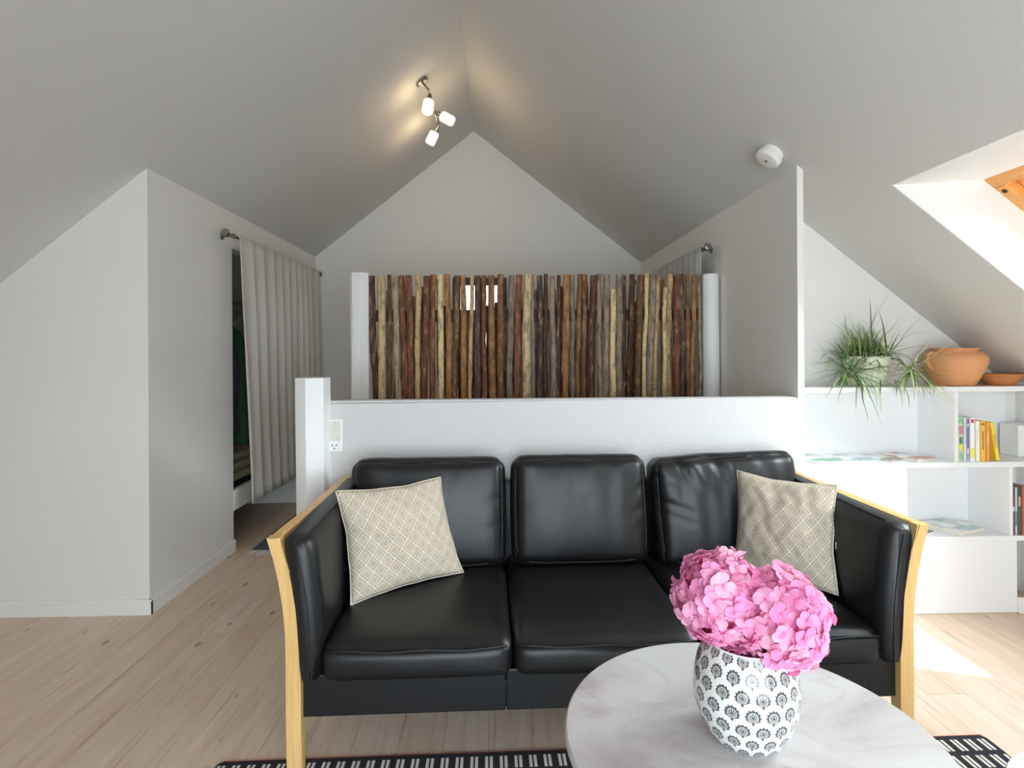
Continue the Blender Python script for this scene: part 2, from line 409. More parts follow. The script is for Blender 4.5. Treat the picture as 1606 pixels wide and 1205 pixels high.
# --- ceiling (two slopes, the right one with the skylight openings)
def slope_slab(bm, x0, x1, y0, y1, zf, t=.05):
    prism(bm, [(x0, zf(x0)), (x1, zf(x1)), (x1, zf(x1)+t), (x0, zf(x0)+t)], 'y', y0, y1)
cl = BM(); slope_slab(cl, XKL-.1, AX, YREAR-.1, YG+.1, zl); struct('ceiling', cl, M['ceiling'])
SKY1 = (1.647, 2.45, 1.25, 2.35); SKY2 = (1.647, 2.45, -.95, .15)
cr = BM()
slope_slab(cr, AX, SKY1[0], YREAR-.1, YG+.1, zr); slope_slab(cr, SKY1[1], XKR+.1, YREAR-.1, YG+.1, zr)
for a, b in ((YREAR-.1, SKY2[2]), (SKY2[3], SKY1[2]), (SKY1[3], YG+.1)): slope_slab(cr, SKY1[0], SKY1[1], a, b, zr)
struct('ceiling_right', cr, M['ceiling'])
# --- walls
b = BM(); prism(b, [(XKL-.1, -.02), (XL, -.02), (XL, zl(XL)+.03), (XKL-.1, zl(XKL-.1)+.03)], 'y', 2.923, 3.02); struct('wall_left', b, M['wall'])
b = BM()
T = .10
def lwall(y0, y1, z0, z1=None):
    top = [(XL, zl(XL)+.03), (XL-T, zl(XL-T)+.03)] if z1 is None else [(XL, z1), (XL-T, z1)]
    prism(b, [(XL-T, z0), (XL, z0)]+top, 'y', y0, y1)
lwall(3.02, 3.84, -.02); lwall(3.84, 5.45, 2.0); lwall(5.45, YG+.05, -.02)
struct('wall_left_side', b, M['wall'])
struct('trim_1', box(BM(), XL-.03, XL+.004, 3.84, 5.04, .262, .398, .004), M['trim'])
struct('trim_2', box(BM(), XKL, -.95, 5.05, YG, 0, .285, .004), M['trim'])
# gable wall with a window opening
WX0, WX1, WZ0, WZ1 = -.43, .095, .95, 2.03
b = BM()
prism(b, [(XKL-.1, -.02), (WX0, -.02), (WX0, zl(WX0)+.03), (XKL-.1, zl(XKL-.1)+.03)], 'y', YG, YG+.12)
prism(b, [(WX1, -.02), (XKR+.1, -.02), (XKR+.1, zr(XKR+.1)+.03), (WX1, zr(WX1)+.03)], 'y', YG, YG+.12)
prism(b, [(WX0, WZ1), (WX1, WZ1), (WX1, zr(WX1)+.03), (AX, AZ+.03), (WX0, zl(WX0)+.03)], 'y', YG, YG+.12)
box(b, WX0, WX1, YG, YG+.12, -.02, WZ0)
struct('wall_back', b, M['wall'])
b = BM(); prism(b, [(XR, -.02), (XR+.03, -.02), (XR+.03, zr(XR+.03)+.03), (XR, zr(XR)+.03)], 'y', 2.66, YG+.05); struct('wall_right_side', b, M['wall'])
b = BM(); prism(b, [(XR+.02, -.02), (XKR+.1, -.02), (XKR+.1, zr(XKR+.1)+.03), (XR+.02, zr(XR+.02)+.03)], 'y', 3.035, 3.12); struct('wall_right_recess', b, M['wall'])
b = BM(); prism(b, [(XKR, -.02), (XKR+.1, -.02), (XKR+.1, zr(XKR+.1)+.04), (XKR, zr(XKR)+.04)], 'y', YREAR-.1, YG+.1); struct('wall_right', b, M['wall'])
b = BM(); prism(b, [(XKL-.1, -.02), (XKL, -.02), (XKL, zl(XKL)+.04), (XKL-.1, zl(XKL-.1)+.04)], 'y', YREAR-.1, YG+.1); struct('wall_left_knee', b, M['wall'])
# rear wall behind the camera; added window, shifted to light the left walls
RX0, RX1, RZ0, RZ1 = -.80, 1.78, .06, 1.82
b = BM()
prism(b, [(XKL-.1, -.02), (RX0, -.02), (RX0, zl(RX0)+.03), (XKL-.1, zl(XKL-.1)+.03)], 'y', YREAR-.1, YREAR)
prism(b, [(RX1, -.02), (XKR+.1, -.02), (XKR+.1, zr(XKR+.1)+.03), (RX1, zr(RX1)+.03)], 'y', YREAR-.1, YREAR)
prism(b, [(RX0, RZ1), (RX1, RZ1), (RX1, zr(RX1)+.03), (AX, AZ+.03), (RX0, zl(RX0)+.03)], 'y', YREAR-.1, YREAR)
box(b, RX0, RX1, YREAR-.1, YREAR, -.02, RZ0)
struct('wall_front', b, M['wall'])
# half wall with a softly rounded plaster top and right end
hz, hr = 1.086, .032
pts = [(-.80, -.01), (1.396, -.01)]
pts += [(1.396-hr+hr*cos(a), hz-hr+hr*sin(a)) for a in [pi/2*i/6 for i in range(7)]]
pts += [(-.80, hz)]
b = BM(); prism(b, pts, 'y', 2.60, 2.70)
es = [e for e in b.edges if all(v.co.z > .9 for v in e.verts) and abs(e.verts[0].co.y-e.verts[1].co.y) < 1e-6]
bmesh.ops.bevel(b, geom=es, offset=.014, segments=3, affect='EDGES')
struct('wall_middle', b, M['plaster'], smooth=30)
# --- baseboards
def baseboard(name, outline): b = BM(); prism(b, outline[0], outline[1], outline[2], outline[3]); struct(name, b, M['trim'])
def bb_prof(s, o): return [(o, 0), (o+s*.016, 0), (o+s*.016, .068), (o+s*.011, .076), (o, .076)]
baseboard('baseboard_left', (bb_prof(-1, 2.923), 'x', XKL, XL+.016))
baseboard('baseboard_left_side', (bb_prof(1, XL), 'y', 2.9085, 3.84))
baseboard('baseboard_right', (bb_prof(-1, 2.775), 'x', 2.56, XKR))
# --- skylight in the right slope (window_1) and its twin behind the camera
def skylight(name, s, detail):
    x0, x1, y0, y1 = s
    dx, dz = 1/sqrt(1+SR*SR), -SR/sqrt(1+SR*SR)           # down the slope
    P0 = Vector((2.04, 0, zr(x0)+.025)); L = 1.10
    P1 = P0+Vector((dx, 0, dz))*L
    t = .03; A = (x0, zr(x0)); B = (x1, zr(x1)); p0 = (P0.x, P0.z); p1 = (P1.x, P1.z)
    nrm = Vector((SR, 0, 1)).normalized()                  # outward roof normal
    root = bpy.data.objects.new(name, None); COL.objects.link(root); root['kind'] = 'structure'; WL[root.name] = Vector((0, 0, 0))
    b = BM(); prism(b, [(A[0], A[1]-.001), (p0[0], p0[1]-.001), (p0[0], p0[1]+t), (A[0], A[1]+t)], 'y', y0-.03, y1+.03); obj('reveal', b, M['trim'], root)
    b = BM(); prism(b, [(B[0]-.002, B[1]+.003), (p1[0], p1[1]+.003), (p1[0], p1[1]-t), (B[0]-.002, B[1]+.0005)], 'y', y0-.03, y1+.03); obj('reveal', b, M['trim'], root)
    for a, c in ((y1-.002, y1+.03), (y0-.03, y0+.002)):
        b = BM(); prism(b, [(A[0], A[1]+.004), (B[0], B[1]+.004), p1, p0], 'y', a, c); obj('reveal', b, M['trim'], root)
    M4 = Matrix(((dx, 0, nrm.x, P0.x), (0, 1, 0, 0), (dz, 0, nrm.z, P0.z), (0, 0, 0, 1)))   # x down slope, y depth, z outward
    def fr(nm, x0_, x1_, ya, yb, za, zb, mt, bev=.004, par=root):
        b = BM(); oriented(b, lambda q: box(q, x0_, x1_, ya, yb, za, zb, bev), M4); return obj(nm, b, mt, par)
    W = .055
    for (a0, a1, b0, b1) in ((0, W, y0, y1), (L-W, L, y0, y1), (W, L-W, y0, y0+W), (W, L-W, y1-W, y1)):
        fr('frame', a0, a1, b0, b1, -.005, .09, M['pine_frame'])
    g = .008; V = .06
    for (a0, a1, b0, b1) in ((W+g, W+g+V, y0+W+g, y1-W-g), (L-W-g-V, L-W-g, y0+W+g, y1-W-g), (W+g+V, L-W-g-V, y0+W+g, y0+W+g+V), (W+g+V, L-W-g-V, y1-W-g-V, y1-W-g)):
        fr('sash', a0, a1, b0, b1, .03, .085, M['pine_frame'])
    fr('pane', W+g+V-.005, L-W-g-V+.005, y0+W+g+V-.005, y1-W-g-V+.005, .052, .058, M['glass'], 0)
    if detail:
        b = BM(); oriented(b, lambda q: lathe(q, [(0, -.004), (.010, -.004), (.010, 0), (.006, .003), (0, .003)], 16), M4 @ Matrix.Translation((.085, y1-.028, -.004)) )
        obj('screw_cap', b, M['dark'], root, label='dark round plug in the wooden frame')
skylight('window_1', SKY1, True); skylight('window_3', SKY2, False)
# --- small gable window behind the sticks
def flat_window(name, x0, x1, y, z0, z1, w_, mt, cross):
    root = bpy.data.objects.new(name, None); COL.objects.link(root); root['kind'] = 'structure'; WL[root.name] = Vector((0, 0, 0))
    for (a, c, d, e) in ((x0, x0+w_, z0, z1), (x1-w_, x1, z0, z1), (x0+w_, x1-w_, z1-w_, z1), (x0+w_, x1-w_, z0, z0+w_)):
        obj('frame', box(BM(), a, c, y, y+.06, d, e, .004), mt, root)
    for c in cross: obj('glazing_bar', box(BM(), c-.02, c+.02, y+.005, y+.055, z0+w_, z1-w_, .003), mt, root)
    obj('pane', box(BM(), x0+w_-.004, x1-w_+.004, y+.027, y+.033, z0+w_-.004, z1-w_+.004), M['glass'], root)
flat_window('window_2', WX0, WX1, YG-.012, WZ0, WZ1, .075, M['frame_dark'], [])
flat_window('window_4', RX0, RX1, YREAR-.08, RZ0, RZ1, .07, M['trim'], [.06, .92])  # unseen window added behind the camera as a light source

# ================================================================ SOFA
so = thing('sofa', 'three seat black leather sofa with curved beech arms in front of the white half wall', 'sofa', (.333, 2.2, 0), .022)
def wrinkle(u, p, amp, seed, topk=1.0):
    s = nz(p.x*9+seed, p.z*1.6, seed)*.6+nz(p.x*22+seed, p.z*3.0, seed+5)*.4
    return s*amp*(.35+.65*max(0, u.z))*topk
# frames: flared front leg, arm rail, rear leg, lower rail
for sgn in (-1, 1):
    prof = [(.008, .995), (.20, .995), (.34, .995), (.44, .998), (.52, 1.005), (.60, 1.017), (.67, 1.033), (.735, 1.052)]
    b = BM(); ring = []
    for z, xo in prof:
        xi = xo-.045+(.006 if z > .6 else 0)
        ring.append([b.verts.new((sgn*xx, yy, z)) for xx, yy in ((xo, -.407), (xi, -.407), (xi, -.36), (xo, -.36))])
    for a, c in zip(ring, ring[1:]):
        for k in range(4): b.faces.new((a[k], a[(k+1) % 4], c[(k+1) % 4], c[k]))
    b.faces.new(ring[0]); b.faces.new(ring[-1])
    bmesh.ops.bevel(b, geom=[e for e in b.edges if abs(e.verts[0].co.z-e.verts[1].co.z) > .02], offset=.005, segments=2, affect='EDGES')
    obj('front_leg', b, M['beech'], so, local=True, smooth=35)
    b = BM(); n = 10; ring = []
    for i in range(n+1):
        t = i/n; yy = -.362+t*.712; xo = 1.050-.056*t**.8; zt = .736+.030*t; 
        ring.append([b.verts.new((sgn*xx, yy, zz)) for xx, zz in ((xo, zt), (xo-.030, zt-.003), (xo-.040+.010*t, zt-.050), (xo-.014+.012*t, zt-.050))])
    for a, c in zip(ring, ring[1:]):
        for k in range(4): b.faces.new((a[k], a[(k+1) % 4], c[(k+1) % 4], c[k]))
    b.faces.new(ring[0]); b.faces.new(ring[-1])
    bmesh.ops.bevel(b, geom=[e for e in b.edges if abs(e.verts[0].co.y-e.verts[1].co.y) > .02], offset=.004, segments=2, affect='EDGES')
    obj('arm_rail', b, M['beech'], so, local=True, smooth=35)
    b = BM(); box(b, sgn*.95, sgn*.993, .30, .35, 0, .73, .005); obj('rear_leg', b, M['beech'], so, local=True)
    b = BM(); box(b, sgn*.958, sgn*.990, -.36, .30, .17, .26, .004); obj('side_rail', b, M['beech'], so, local=True)
    # leather arm pad: a lofted cushion that leans outward to the front top
    b = BM(); sec = []
    n = 26; m_ = 28
    for i in range(n+1):
        t = i/n; yy = -.418+t*.748
        e = min(1, sqrt(max(0, 1-(1-min(t, 1-t)/.045)**2)) if min(t, 1-t) < .045 else 1)
        e = .55+.45*e
        row = []
        zt = .738+.03*t; zb = .288
        fl_ = 1-t
        for k in range(m_):
            a = 2*pi*k/m_
            ca, sa = cos(a), sin(a)
            sx = math.copysign(abs(ca)**.45, ca); sz = math.copysign(abs(sa)**.30, sa)
            z = (zt+zb)/2+sz*(zt-zb)/2*(1-(1-e)*.12)
            q = (z-zb)/(zt-zb)
            thick = .036+.016*q
            cxm = .926+.034*max(0, (q-.35)/.65)**1.6*(.45+.55*fl_)+.004*q
            xx = cxm+sx*thick*e
            xx += .004*nz(yy*5+sgn*7, z*6, sgn*3)*(1 if q > .1 else 0)
            row.append(b.verts.new((sgn*xx, yy+(.006*nz(z*14, sgn*5, 2) if t < .02 else 0), z)))
        sec.append(row)
    for a, c in zip(sec, sec[1:]):
        for k in range(m_): b.faces.new((a[k], a[(k+1) % m_], c[(k+1) % m_], c[k]))
    b.faces.new(sec[0]); b.faces.new(sec[-1])
    ap = obj('arm_pad', b, M['leather'], so, local=True, smooth=60)
    # stitched seam up the front and along the inner top edge
    pts = []
    for i in range(13):
        q = i/12; z = .300+q*.412
        pts.append((sgn*(.926+.034*max(0, (q-.35)/.65)**1.6+.004*q-.008), -.4195, z))
    for i in range(1, 12):
        t = i/12; pts.append((sgn*(.926+.038*(.45+.55*(1-t))-.028), -.418+t*.748, .737+.03*t))
    b = BM(); tube(b, pts, .0024, 6); obj('seam', b, M['leather'], ap, local=True, smooth=True)
# base
b = BM(); box(b, -.962, .962, -.375, .33, .175, .262, .006); obj('base', b, M['leather'], so, local=True, smooth=40)
for i in range(3):
    b = BM(); box(b, -.962+i*.6415+.0015, -.962+(i+1)*.6415-.0015, -.382, -.366, .170, .300, .004); obj('front_panel', b, M['leather'], so, local=True)
b = BM(); box(b, -.962, .962, .325, .375, .165, .735, .015); obj('back_panel', b, M['leather'], so, local=True, smooth=40)
for i in range(3):
    # seat cushion
    cx = (i-1)*.596
    def f(u, p, i=i):
        if u.z > 0: p.z += (-.010*(1-u.y)*0+.006*nz(p.x*6+i*9, p.y*6, 1)+.018*max(0, -u.y-.55)*-.9)
        if u.y < -.9: p.y += .004*nz(p.x*16+i*3, p.z*10, 4)
        p.z += .012*(u.y+1)/2
        return p
    b = BM(); soft_box(b, .294, .372, .058, .034, 16, (.004, .014, .014), f, (cx, -.042, .345))
    sc = obj('seat_cushion', b, M['leather'], so, local=True, smooth=True)
    pts = [(cx-.28+.56*k/16, -.410-.012*(1-(2*k/16-1)**2)**.8, .385+.003*sin(k*.9+i)) for k in range(17)]
    b = BM(); tube(b, pts, .0035, 6); obj('seam', b, M['leather'], sc, local=True, smooth=True)
CREASE = [[(.35, .98, .30, .45, .005, .035), (.55, .98, .58, .55, .004, .03), (-.2, .98, -.22, .6, .004, .03), (.97, .3, .6, .15, .005, .05), (.97, -.2, .65, -.3, .004, .05)],
 [(-.12, .98, -.10, .30, .009, .030), (-.35, .98, -.30, .55, .006, .025), (-.48, .98, -.40, .6, .005, .025), (.30, .98, .28, .6, .006, .03), (.97, .55, .70, .25, .008, .05), (.97, .15, .66, -.12, .009, .05), (.97, -.15, .72, -.38, .007, .045), (-.97, .2, -.75, .0, .005, .05), (.05, .2, .08, -.4, .004, .06)],
 [(-.66, .98, -.46, .40, .013, .045), (-.44, .98, -.22, .42, .012, .040), (-.22, .98, -.02, .50, .010, .035), (-.02, .98, .10, .55, .009, .035), (.2, .98, .26, .62, .008, .03), (.42, .98, .46, .62, .007, .03), (-.97, .25, -.45, -.05, .012, .045), (-.97, .05, -.50, -.22, .009, .045), (-.97, .7, -.7, .5, .009, .04)]]
def crease(i, x_, z_):
    d = 0
    for (u0, v0, u1, v1, dep, wd) in CREASE[i]:
        ax, ay = u1-u0, v1-v0; t = max(0, min(1, ((x_-u0)*ax+(z_-v0)*ay)/(ax*ax+ay*ay)))
        e = (x_-u0-ax*t)**2+(z_-v0-ay*t)**2
        d += dep*math.exp(-e/wd**2)*(1-t*.85)
    return d
specs = [(-.618, .335, .000, .222, 0.0, 2.0), (.012, .301, .003, .222, 0.0, 7.0), (.644, .330, -.008, .226, -.040, 13.0)]
for i, (cx, hx, dz_, hzz, roll, seed) in enumerate(specs):
    def f(u, p, seed=seed, i=i):
        if u.y < 0:
            p.y += wrinkle(u, p, (.007, .014, .022)[i], seed)
            if i == 2: p.y += .012*max(0, u.z)*sin(p.x*34+p.z*16)*max(0, .5-u.x)*.8
            p.y += .010*(1-u.z)/2+crease(i, p.x/hx, p.z/hzz)
        if u.z > .5: p.z += .005*nz(p.x*7+seed, 0, 3)
        return p
    b = BM(); soft_box(b, hx-.022, .075, hzz-.004, .045, 44, (.010, .040, .008), f)
    M4 = Matrix.Translation((cx, .232, .412+hzz+dz_)) @ Matrix.Rotation(radians(-9), 4, 'X') @ Matrix.Rotation(roll, 4, 'Y')
    bmesh.ops.transform(b, matrix=M4, verts=b.verts)
    bc = obj('back_cushion', b, M['leather'], so, local=True, smooth=True)
    # piping round the front face
    b = BM(); hx2, hz2 = hx-.032, hzz-.014; P = []
    for k in range(48):
        a = 2*pi*k/48; c_, s_ = cos(a), sin(a)
        P.append(M4 @ Vector((math.copysign(abs(c_)**.28, c_)*hx2, -.062, math.copysign(abs(s_)**.28, s_)*hz2)))
    P.append(P[0]); tube(b, P, .003, 5, False); obj('piping', b, M['leather'], bc, local=True, smooth=True)

# ================================================================ PILLOWS
def pillow(label, c00, c10, c11, c01, th, seed, dents=()):
    c = [Vector(v) for v in (c00, c10, c11, c01)]
    nrm = ((c[1]-c[0]).cross(c[3]-c[0])).normalized()
    if nrm.y > 0: nrm = -nrm
    o = thing('throw_pillow', label, 'pillow', (c[0]+c[1])/2, 0, 'patterned pillows on the sofa')
    b = BM(); lay = b.loops.layers.uv.verify(); n = 40; G = {}
    def pos(i, j, side):
        u, v = 2*i/n-1, 2*j/n-1
        uu = u*(1-(.075+.03*nz(v*2, seed, u))*(1-v*v)*abs(u)**2); vv = v*(1-(.075+.03*nz(u*2, seed+4, v))*(1-u*u)*abs(v)**2)
        a, d = (uu+1)/2, (vv+1)/2
        p = c[0]*(1-a)*(1-d)+c[1]*a*(1-d)+c[2]*a*d+c[3]*(1-a)*d
        h = th*(max(0, 1-u**2)**.55)*(max(0, 1-v**2)**.55)
        h *= 1+.14*nz(u*2+seed, v*2, seed)
        h += .011*nz(u*5+seed, v*5, 2)*(1-max(abs(u), abs(v))**4)
        for (du, dv, rr, dep) in dents: h -= dep*math.exp(-((u-du)**2+(v-dv)**2)/rr**2)*(1-max(abs(u), abs(v))**8)
        return p+nrm*(h if side == 0 else -h*.75)
    for side in (0, 1):
        for i in range(n+1):
            for j in range(n+1):
                if side == 1 and (i in (0, n) or j in (0, n)): G[1, i, j] = G[0, i, j]
                else: G[side, i, j] = b.verts.new(pos(i, j, side))
        for i in range(n):
            for j in range(n):
                vs_ = [G[side, i, j], G[side, i+1, j], G[side, i+1, j+1], G[side, i, j+1]]
                if side: vs_.reverse()
                if len(set(vs_)) < 3: continue
                f = b.faces.new(vs_)
                for lp in f.loops:
                    for (ii, jj) in ((i, j), (i+1, j), (i+1, j+1), (i, j+1)):
                        if G[side, ii, jj] is lp.vert: lp[lay].uv = (ii/n, jj/n)
    obj('cushion_cover', b, M['pillow'], o, smooth=True)
    P = [pos(i, 0, 0) for i in range(n+1)]+[pos(n, j, 0) for j in range(1, n+1)]+[pos(i, n, 0) for i in range(n-1, -1, -1)]+[pos(0, j, 0) for j in range(n-1, -1, -1)]
    b = BM(); tube(b, P, .0025, 5, False); obj('edge_seam', b, M['pillow'], o, smooth=True)
    return o
pillow('beige diamond-patterned pillow on the left seat beside the wood arm nearest the doorway curtain', (-.520, 2.03, .415), (-.140, 2.29, .425), (-.235, 2.34, .795), (-.590, 2.10, .800), .072, 3.0, ((-.45, -.35, .3, .015), (.1, .75, .25, .012)))
p2 = pillow('beige diamond-patterned pillow on the right seat partly behind the pink hydrangeas', (.940, 2.28, .425), (1.212, 2.02, .425), (1.258, 2.10, .800), (.985, 2.34, .808), .072, 9.0, ((.72, .15, .22, .03), (-.1, .85, .25, .012)))
b = BM(); box(b, 1.226, 1.242, 2.056, 2.060, .575, .602, .001); obj('care_tag', b, M['fringe'], p2, label='small white fabric tag')

# ================================================================ TABLE, VASE, HYDRANGEAS
TZ = .46
tb = thing('coffee_table', 'round coffee table with pale marble top holding the patterned vase', 'table', (.545, 1.245, .008))
R_ = .402
b = BM(); lathe(b, [(0, -.024), (R_-.012, -.024), (R_-.003, -.019), (R_, -.012), (R_-.002, -.004), (R_-.006, 0), (0, 0)], 96, (.545, 1.245, TZ)); obj('table_top', b, M['marble'], tb, smooth=30)
b = BM(); lathe(b, [(0, .0085), (.20, .0085), (.205, .0125), (.20, .014), (.06, .022), (.035, .05), (.030, .2), (.032, .40), (.07, .430), (.12, .436), (0, .436)], 48, (.545, 1.245, 0)); obj('pedestal', b, M['white_base'], tb, smooth=40)
TX, TY = 1.212, 1.088
t2 = thing('side_table', 'pale round side table at the rug corner, its rim just in view', 'table', (TX, TY, .008))
b = BM(); lathe(b, [(0, -.02), (.165, -.02), (.172, -.015), (.174, -.008), (.170, 0), (0, 0)], 64, (TX, TY, .40)); obj('table_top', b, M['side_top'], t2, smooth=30)
for k in range(3):
    a = 2*pi*k/3+.4
    b = BM(); tube(b, [(TX+.10*cos(a), TY+.10*sin(a), .382), (TX+.145*cos(a), TY+.145*sin(a), 0.009)], [.014, .010], 10); obj('leg', b, M['white_base'], t2, smooth=40)

VX, VY = .535, 1.235
va = thing('vase', 'white glazed vase stamped with rows of black fan motifs, standing on the round table', 'vase', (VX, VY, TZ))
prof = [(0, .0), (.060, 0), (.070, .004), (.082, .018), (.096, .045), (.106, .075), (.1095, .105), (.107, .140), (.100, .170), (.090, .192), (.082, .205), (.080, .210)]
b = BM(); lathe(b, prof, 72, (VX, VY, TZ), uv=True); obj('body', b, M['vase'], va, smooth=True)
b = BM(); lathe(b, [(.080, .210), (.0815, .2125), (.079, .214), (.075, .211), (.078, .19), (.095, .15), (.098, .09), (.07, .02), (0, .012)], 56, (VX, VY, TZ)); obj('inner_rim', b, M['vase_in'], va, smooth=True)

def floret_mesh(seed):
    rnd = random.Random(seed); b = BM(); lay = b.loops.layers.uv.verify()
    for q in range(4):
        a0 = q*pi/2+rnd.uniform(-.18, .18); tilt = rnd.uniform(.05, .42); L = rnd.uniform(.0225, .0275); W = L*rnd.uniform(.50, .60); tw = rnd.uniform(-.3, .3)
        rows = []
        for i, (t, wv) in enumerate(((0, .10), (.22, .55), (.5, .98), (.78, .92), (.95, .50), (1.0, .16))):
            row = []
            for s in (-1, -.5, 0, .5, 1):
                x_ = t*L; y_ = s*W*wv; z_ = sin(tilt)*x_+.0035*abs(s)*wv-.006*t*t+s*tw*.006*t+.0012*sin(s*6+q)
                row.append(b.verts.new((cos(a0)*x_-sin(a0)*y_, sin(a0)*x_+cos(a0)*y_, z_+q*.0006)))
            rows.append((t, row))
        for (ta, A), (tb_, B) in zip(rows, rows[1:]):
            for k in range(4):
                f = b.faces.new((A[k], A[k+1], B[k+1], B[k]))
                for lp in f.loops: lp[lay].uv = ((ta if lp.vert in A else tb_), k/4)
    o = [(0, .002), ]
    bmesh.ops.create_uvsphere(b, u_segments=6, v_segments=4, radius=.0028, matrix=Matrix.Translation((0, 0, .003)))
    me = bpy.data.meshes.new('floret'); b.to_mesh(me); b.free(); me.materials.append(M['petal'])
    for p in me.polygons: p.use_smooth = True
    return me
FM = [floret_mesh(i) for i in range(6)]
def hydrangea(label, c, rx, ry, rz_, n, seed, root):
    rnd = random.Random(seed)
    h = thing('hydrangea', label, 'flower', root, 0, 'pink hydrangea heads in the vase')
    b = BM(); c = Vector(c); r0 = Vector(root)
    tube(b, [r0, r0.lerp(c, .5)+Vector((0, 0, .02)), c], [.005, .0045, .004], 8); obj('stem', b, M['stem'], h, smooth=True)
    b = BM(); bmesh.ops.create_icosphere(b, subdivisions=3, radius=1, matrix=Matrix.Translation(c) @ Matrix.Diagonal((rx*.80, ry*.80, rz_*.80, 1)))
    for v in b.verts: v.co += (v.co-c)*.12*nz(v.co.x*40, v.co.y*40, v.co.z*40)
    obj('flower_core', b, M['petal_core'], h, smooth=True)
    for i in range(n):
        zz = 1-2*(i+.5)/n; a = i*2.399963+rnd.uniform(-.25, .25); s = sqrt(1-zz*zz)
        d = Vector((cos(a)*s, sin(a)*s, zz))
        j = rnd.uniform(.88, 1.07)*(1+.06*nz(d.x*2+seed, d.y*2, d.z*2))
        p = c+Vector((d.x*rx*j, d.y*ry*j, d.z*rz_*j))
        dn = (Vector((d.x/rx, d.y/ry, d.z/rz_)).normalized()+Vector((rnd.gauss(0, .27), rnd.gauss(0, .27), rnd.gauss(0, .27)))).normalized()
        q = dn.to_track_quat('Z', 'Y') @ Matrix.Rotation(rnd.uniform(0, 6.28), 3, 'Z').to_quaternion()
        sc = rnd.uniform(.78, 1.02)
        inst('floret', FM[rnd.randrange(6)], h, p, quat=q, scale=(sc, sc, sc))
M['petal_core'] = simple('deep_pink_core', (236, 140, 190), .8, .2, 60)
hydrangea('fuller pink hydrangea head on the left of the vase, leaning towards the sofa seats', (.492, 1.245, .758), .094, .092, .090, 210, 5, (VX-.02, VY+.01, TZ+.06))
hydrangea('paler pink hydrangea head drooping over the right rim of the vase', (.590, 1.202, .737), .094, .09, .093, 210, 11, (VX+.02, VY-.01, TZ+.06))

# ================================================================ RUGS
def rounded_rect(x0, x1, y0, y1, r, n=5):
    P = []
    for (cx, cy, a0) in ((x1-r, y1-r, 0), (x0+r, y1-r, pi/2), (x0+r, y0+r, pi), (x1-r, y0+r, 1.5*pi)):
        P += [(cx+r*cos(a0+pi/2*i/n), cy+r*sin(a0+pi/2*i/n)) for i in range(n+1)]
    return P
rg = thing('area_rug', 'black flat-woven rug with pairs of white dashes under the round tables', 'rug', (.365, 1.862, 0), .017)
b = BM(); prism(b, rounded_rect(-1.255, 1.255, -1.75, 0, .02), 'z', .0005, .008); obj('rug_field', b, M['rug'], rg, local=True)
b = BM(); tube(b, [(-1.24, .001, .004), (1.25, .001, .004)], .004, 6); obj('edge_binding', b, M['red_thread'], rg, local=True, label='thin red stitched edge')
r2 = thing('runner_rug', 'small blue-grey rug with a white fringe on the passage floor behind the sofa', 'rug', (-1.28, 3.80, 0), 0)
b = BM(); prism(b, rounded_rect(-1.63, -.93, 3.81, 5.0, .006), 'z', .0005, .008); obj('rug_field', b, M['blue_rug'], r2)
b = BM()
for i in range(100):
    xx = -1.63+i*.007+random.uniform(-.002, .002)
    tube(b, [(xx, 3.816, .0075), (xx+random.uniform(-.006, .006), 3.785, .006), (xx+random.uniform(-.012, .012), 3.735, .005)], [.0042, .0040, .0032], 4)
o = obj('fringe', b, M['fringe'], r2); o['kind'] = 'stuff'

# ================================================================ POSTS AND STICK SCREEN
def log_post(bm, cx, cy, r, z0, z1, seed, sides=9, lean=0):
    n = 14; rings = []
    for i in range(n+1):
        z = z0+(z1-z0)*i/n
        row = []
        for k in range(sides*3):
            a0 = 2*pi*k/(sides*3); a = a0+.42
            fac = cos(pi/sides)/cos((a0 % (2*pi/sides))-pi/sides)
            if k % 3 == 0: fac *= .985
            rr = r*fac*(1+.06*nz(cos(a)*1.5+seed, sin(a)*1.5, z*2.2))
            row.append(bm.verts.new((cx+lean*(z-z0)+rr*cos(a)+.006*nz(z*1.5, seed, 0), cy+rr*sin(a), z)))
        rings.append(row)
    for a, c in zip(rings, rings[1:]):
        for k in range(len(a)): bm.faces.new((a[k], a[(k+1) % len(a)], c[(k+1) % len(a)], c[k]))
    bm.faces.new(rings[0]); bm.faces.new(rings[-1]); return bm
po = obj('newel_post', log_post(BM(), -.820, 2.575, .076, 0, 1.193, 3.0, 6), M['limewash'], smooth=22)
po['label'] = 'thick white-painted log post at the open end of the half wall'; po['category'] = 'post'

YS = 3.60
sc = thing('stick_screen', 'screen of upright bark-covered sticks between two white posts behind the half wall', 'screen', (.25, YS, 0))
obj('post', log_post(BM(), -.853, YS, .064, 0, 1.797, 8.0, 7), M['limewash'], sc, smooth=38, label='white-painted left post of the stick screen')
obj('post', log_post(BM(), 1.350, YS, .052, 0, 1.786, 15.0, 12), M['limewash'], sc, smooth=38, label='white-painted right post of the stick screen')
for z in (1.535, .42):
    obj('rail', box(BM(), -.80, 1.31, YS+.022, YS+.050, z-.036, z+.036, .004), M['rail'], sc)
DB, BR, RB, OB, TN, LT, GR, GT, PU, BI = (74, 50, 38), (104, 74, 52), (104, 66, 46), (138, 99, 64), (166, 138, 100), (184, 162, 122), (120, 106, 92), (150, 134, 112), (74, 58, 56), (190, 166, 132)
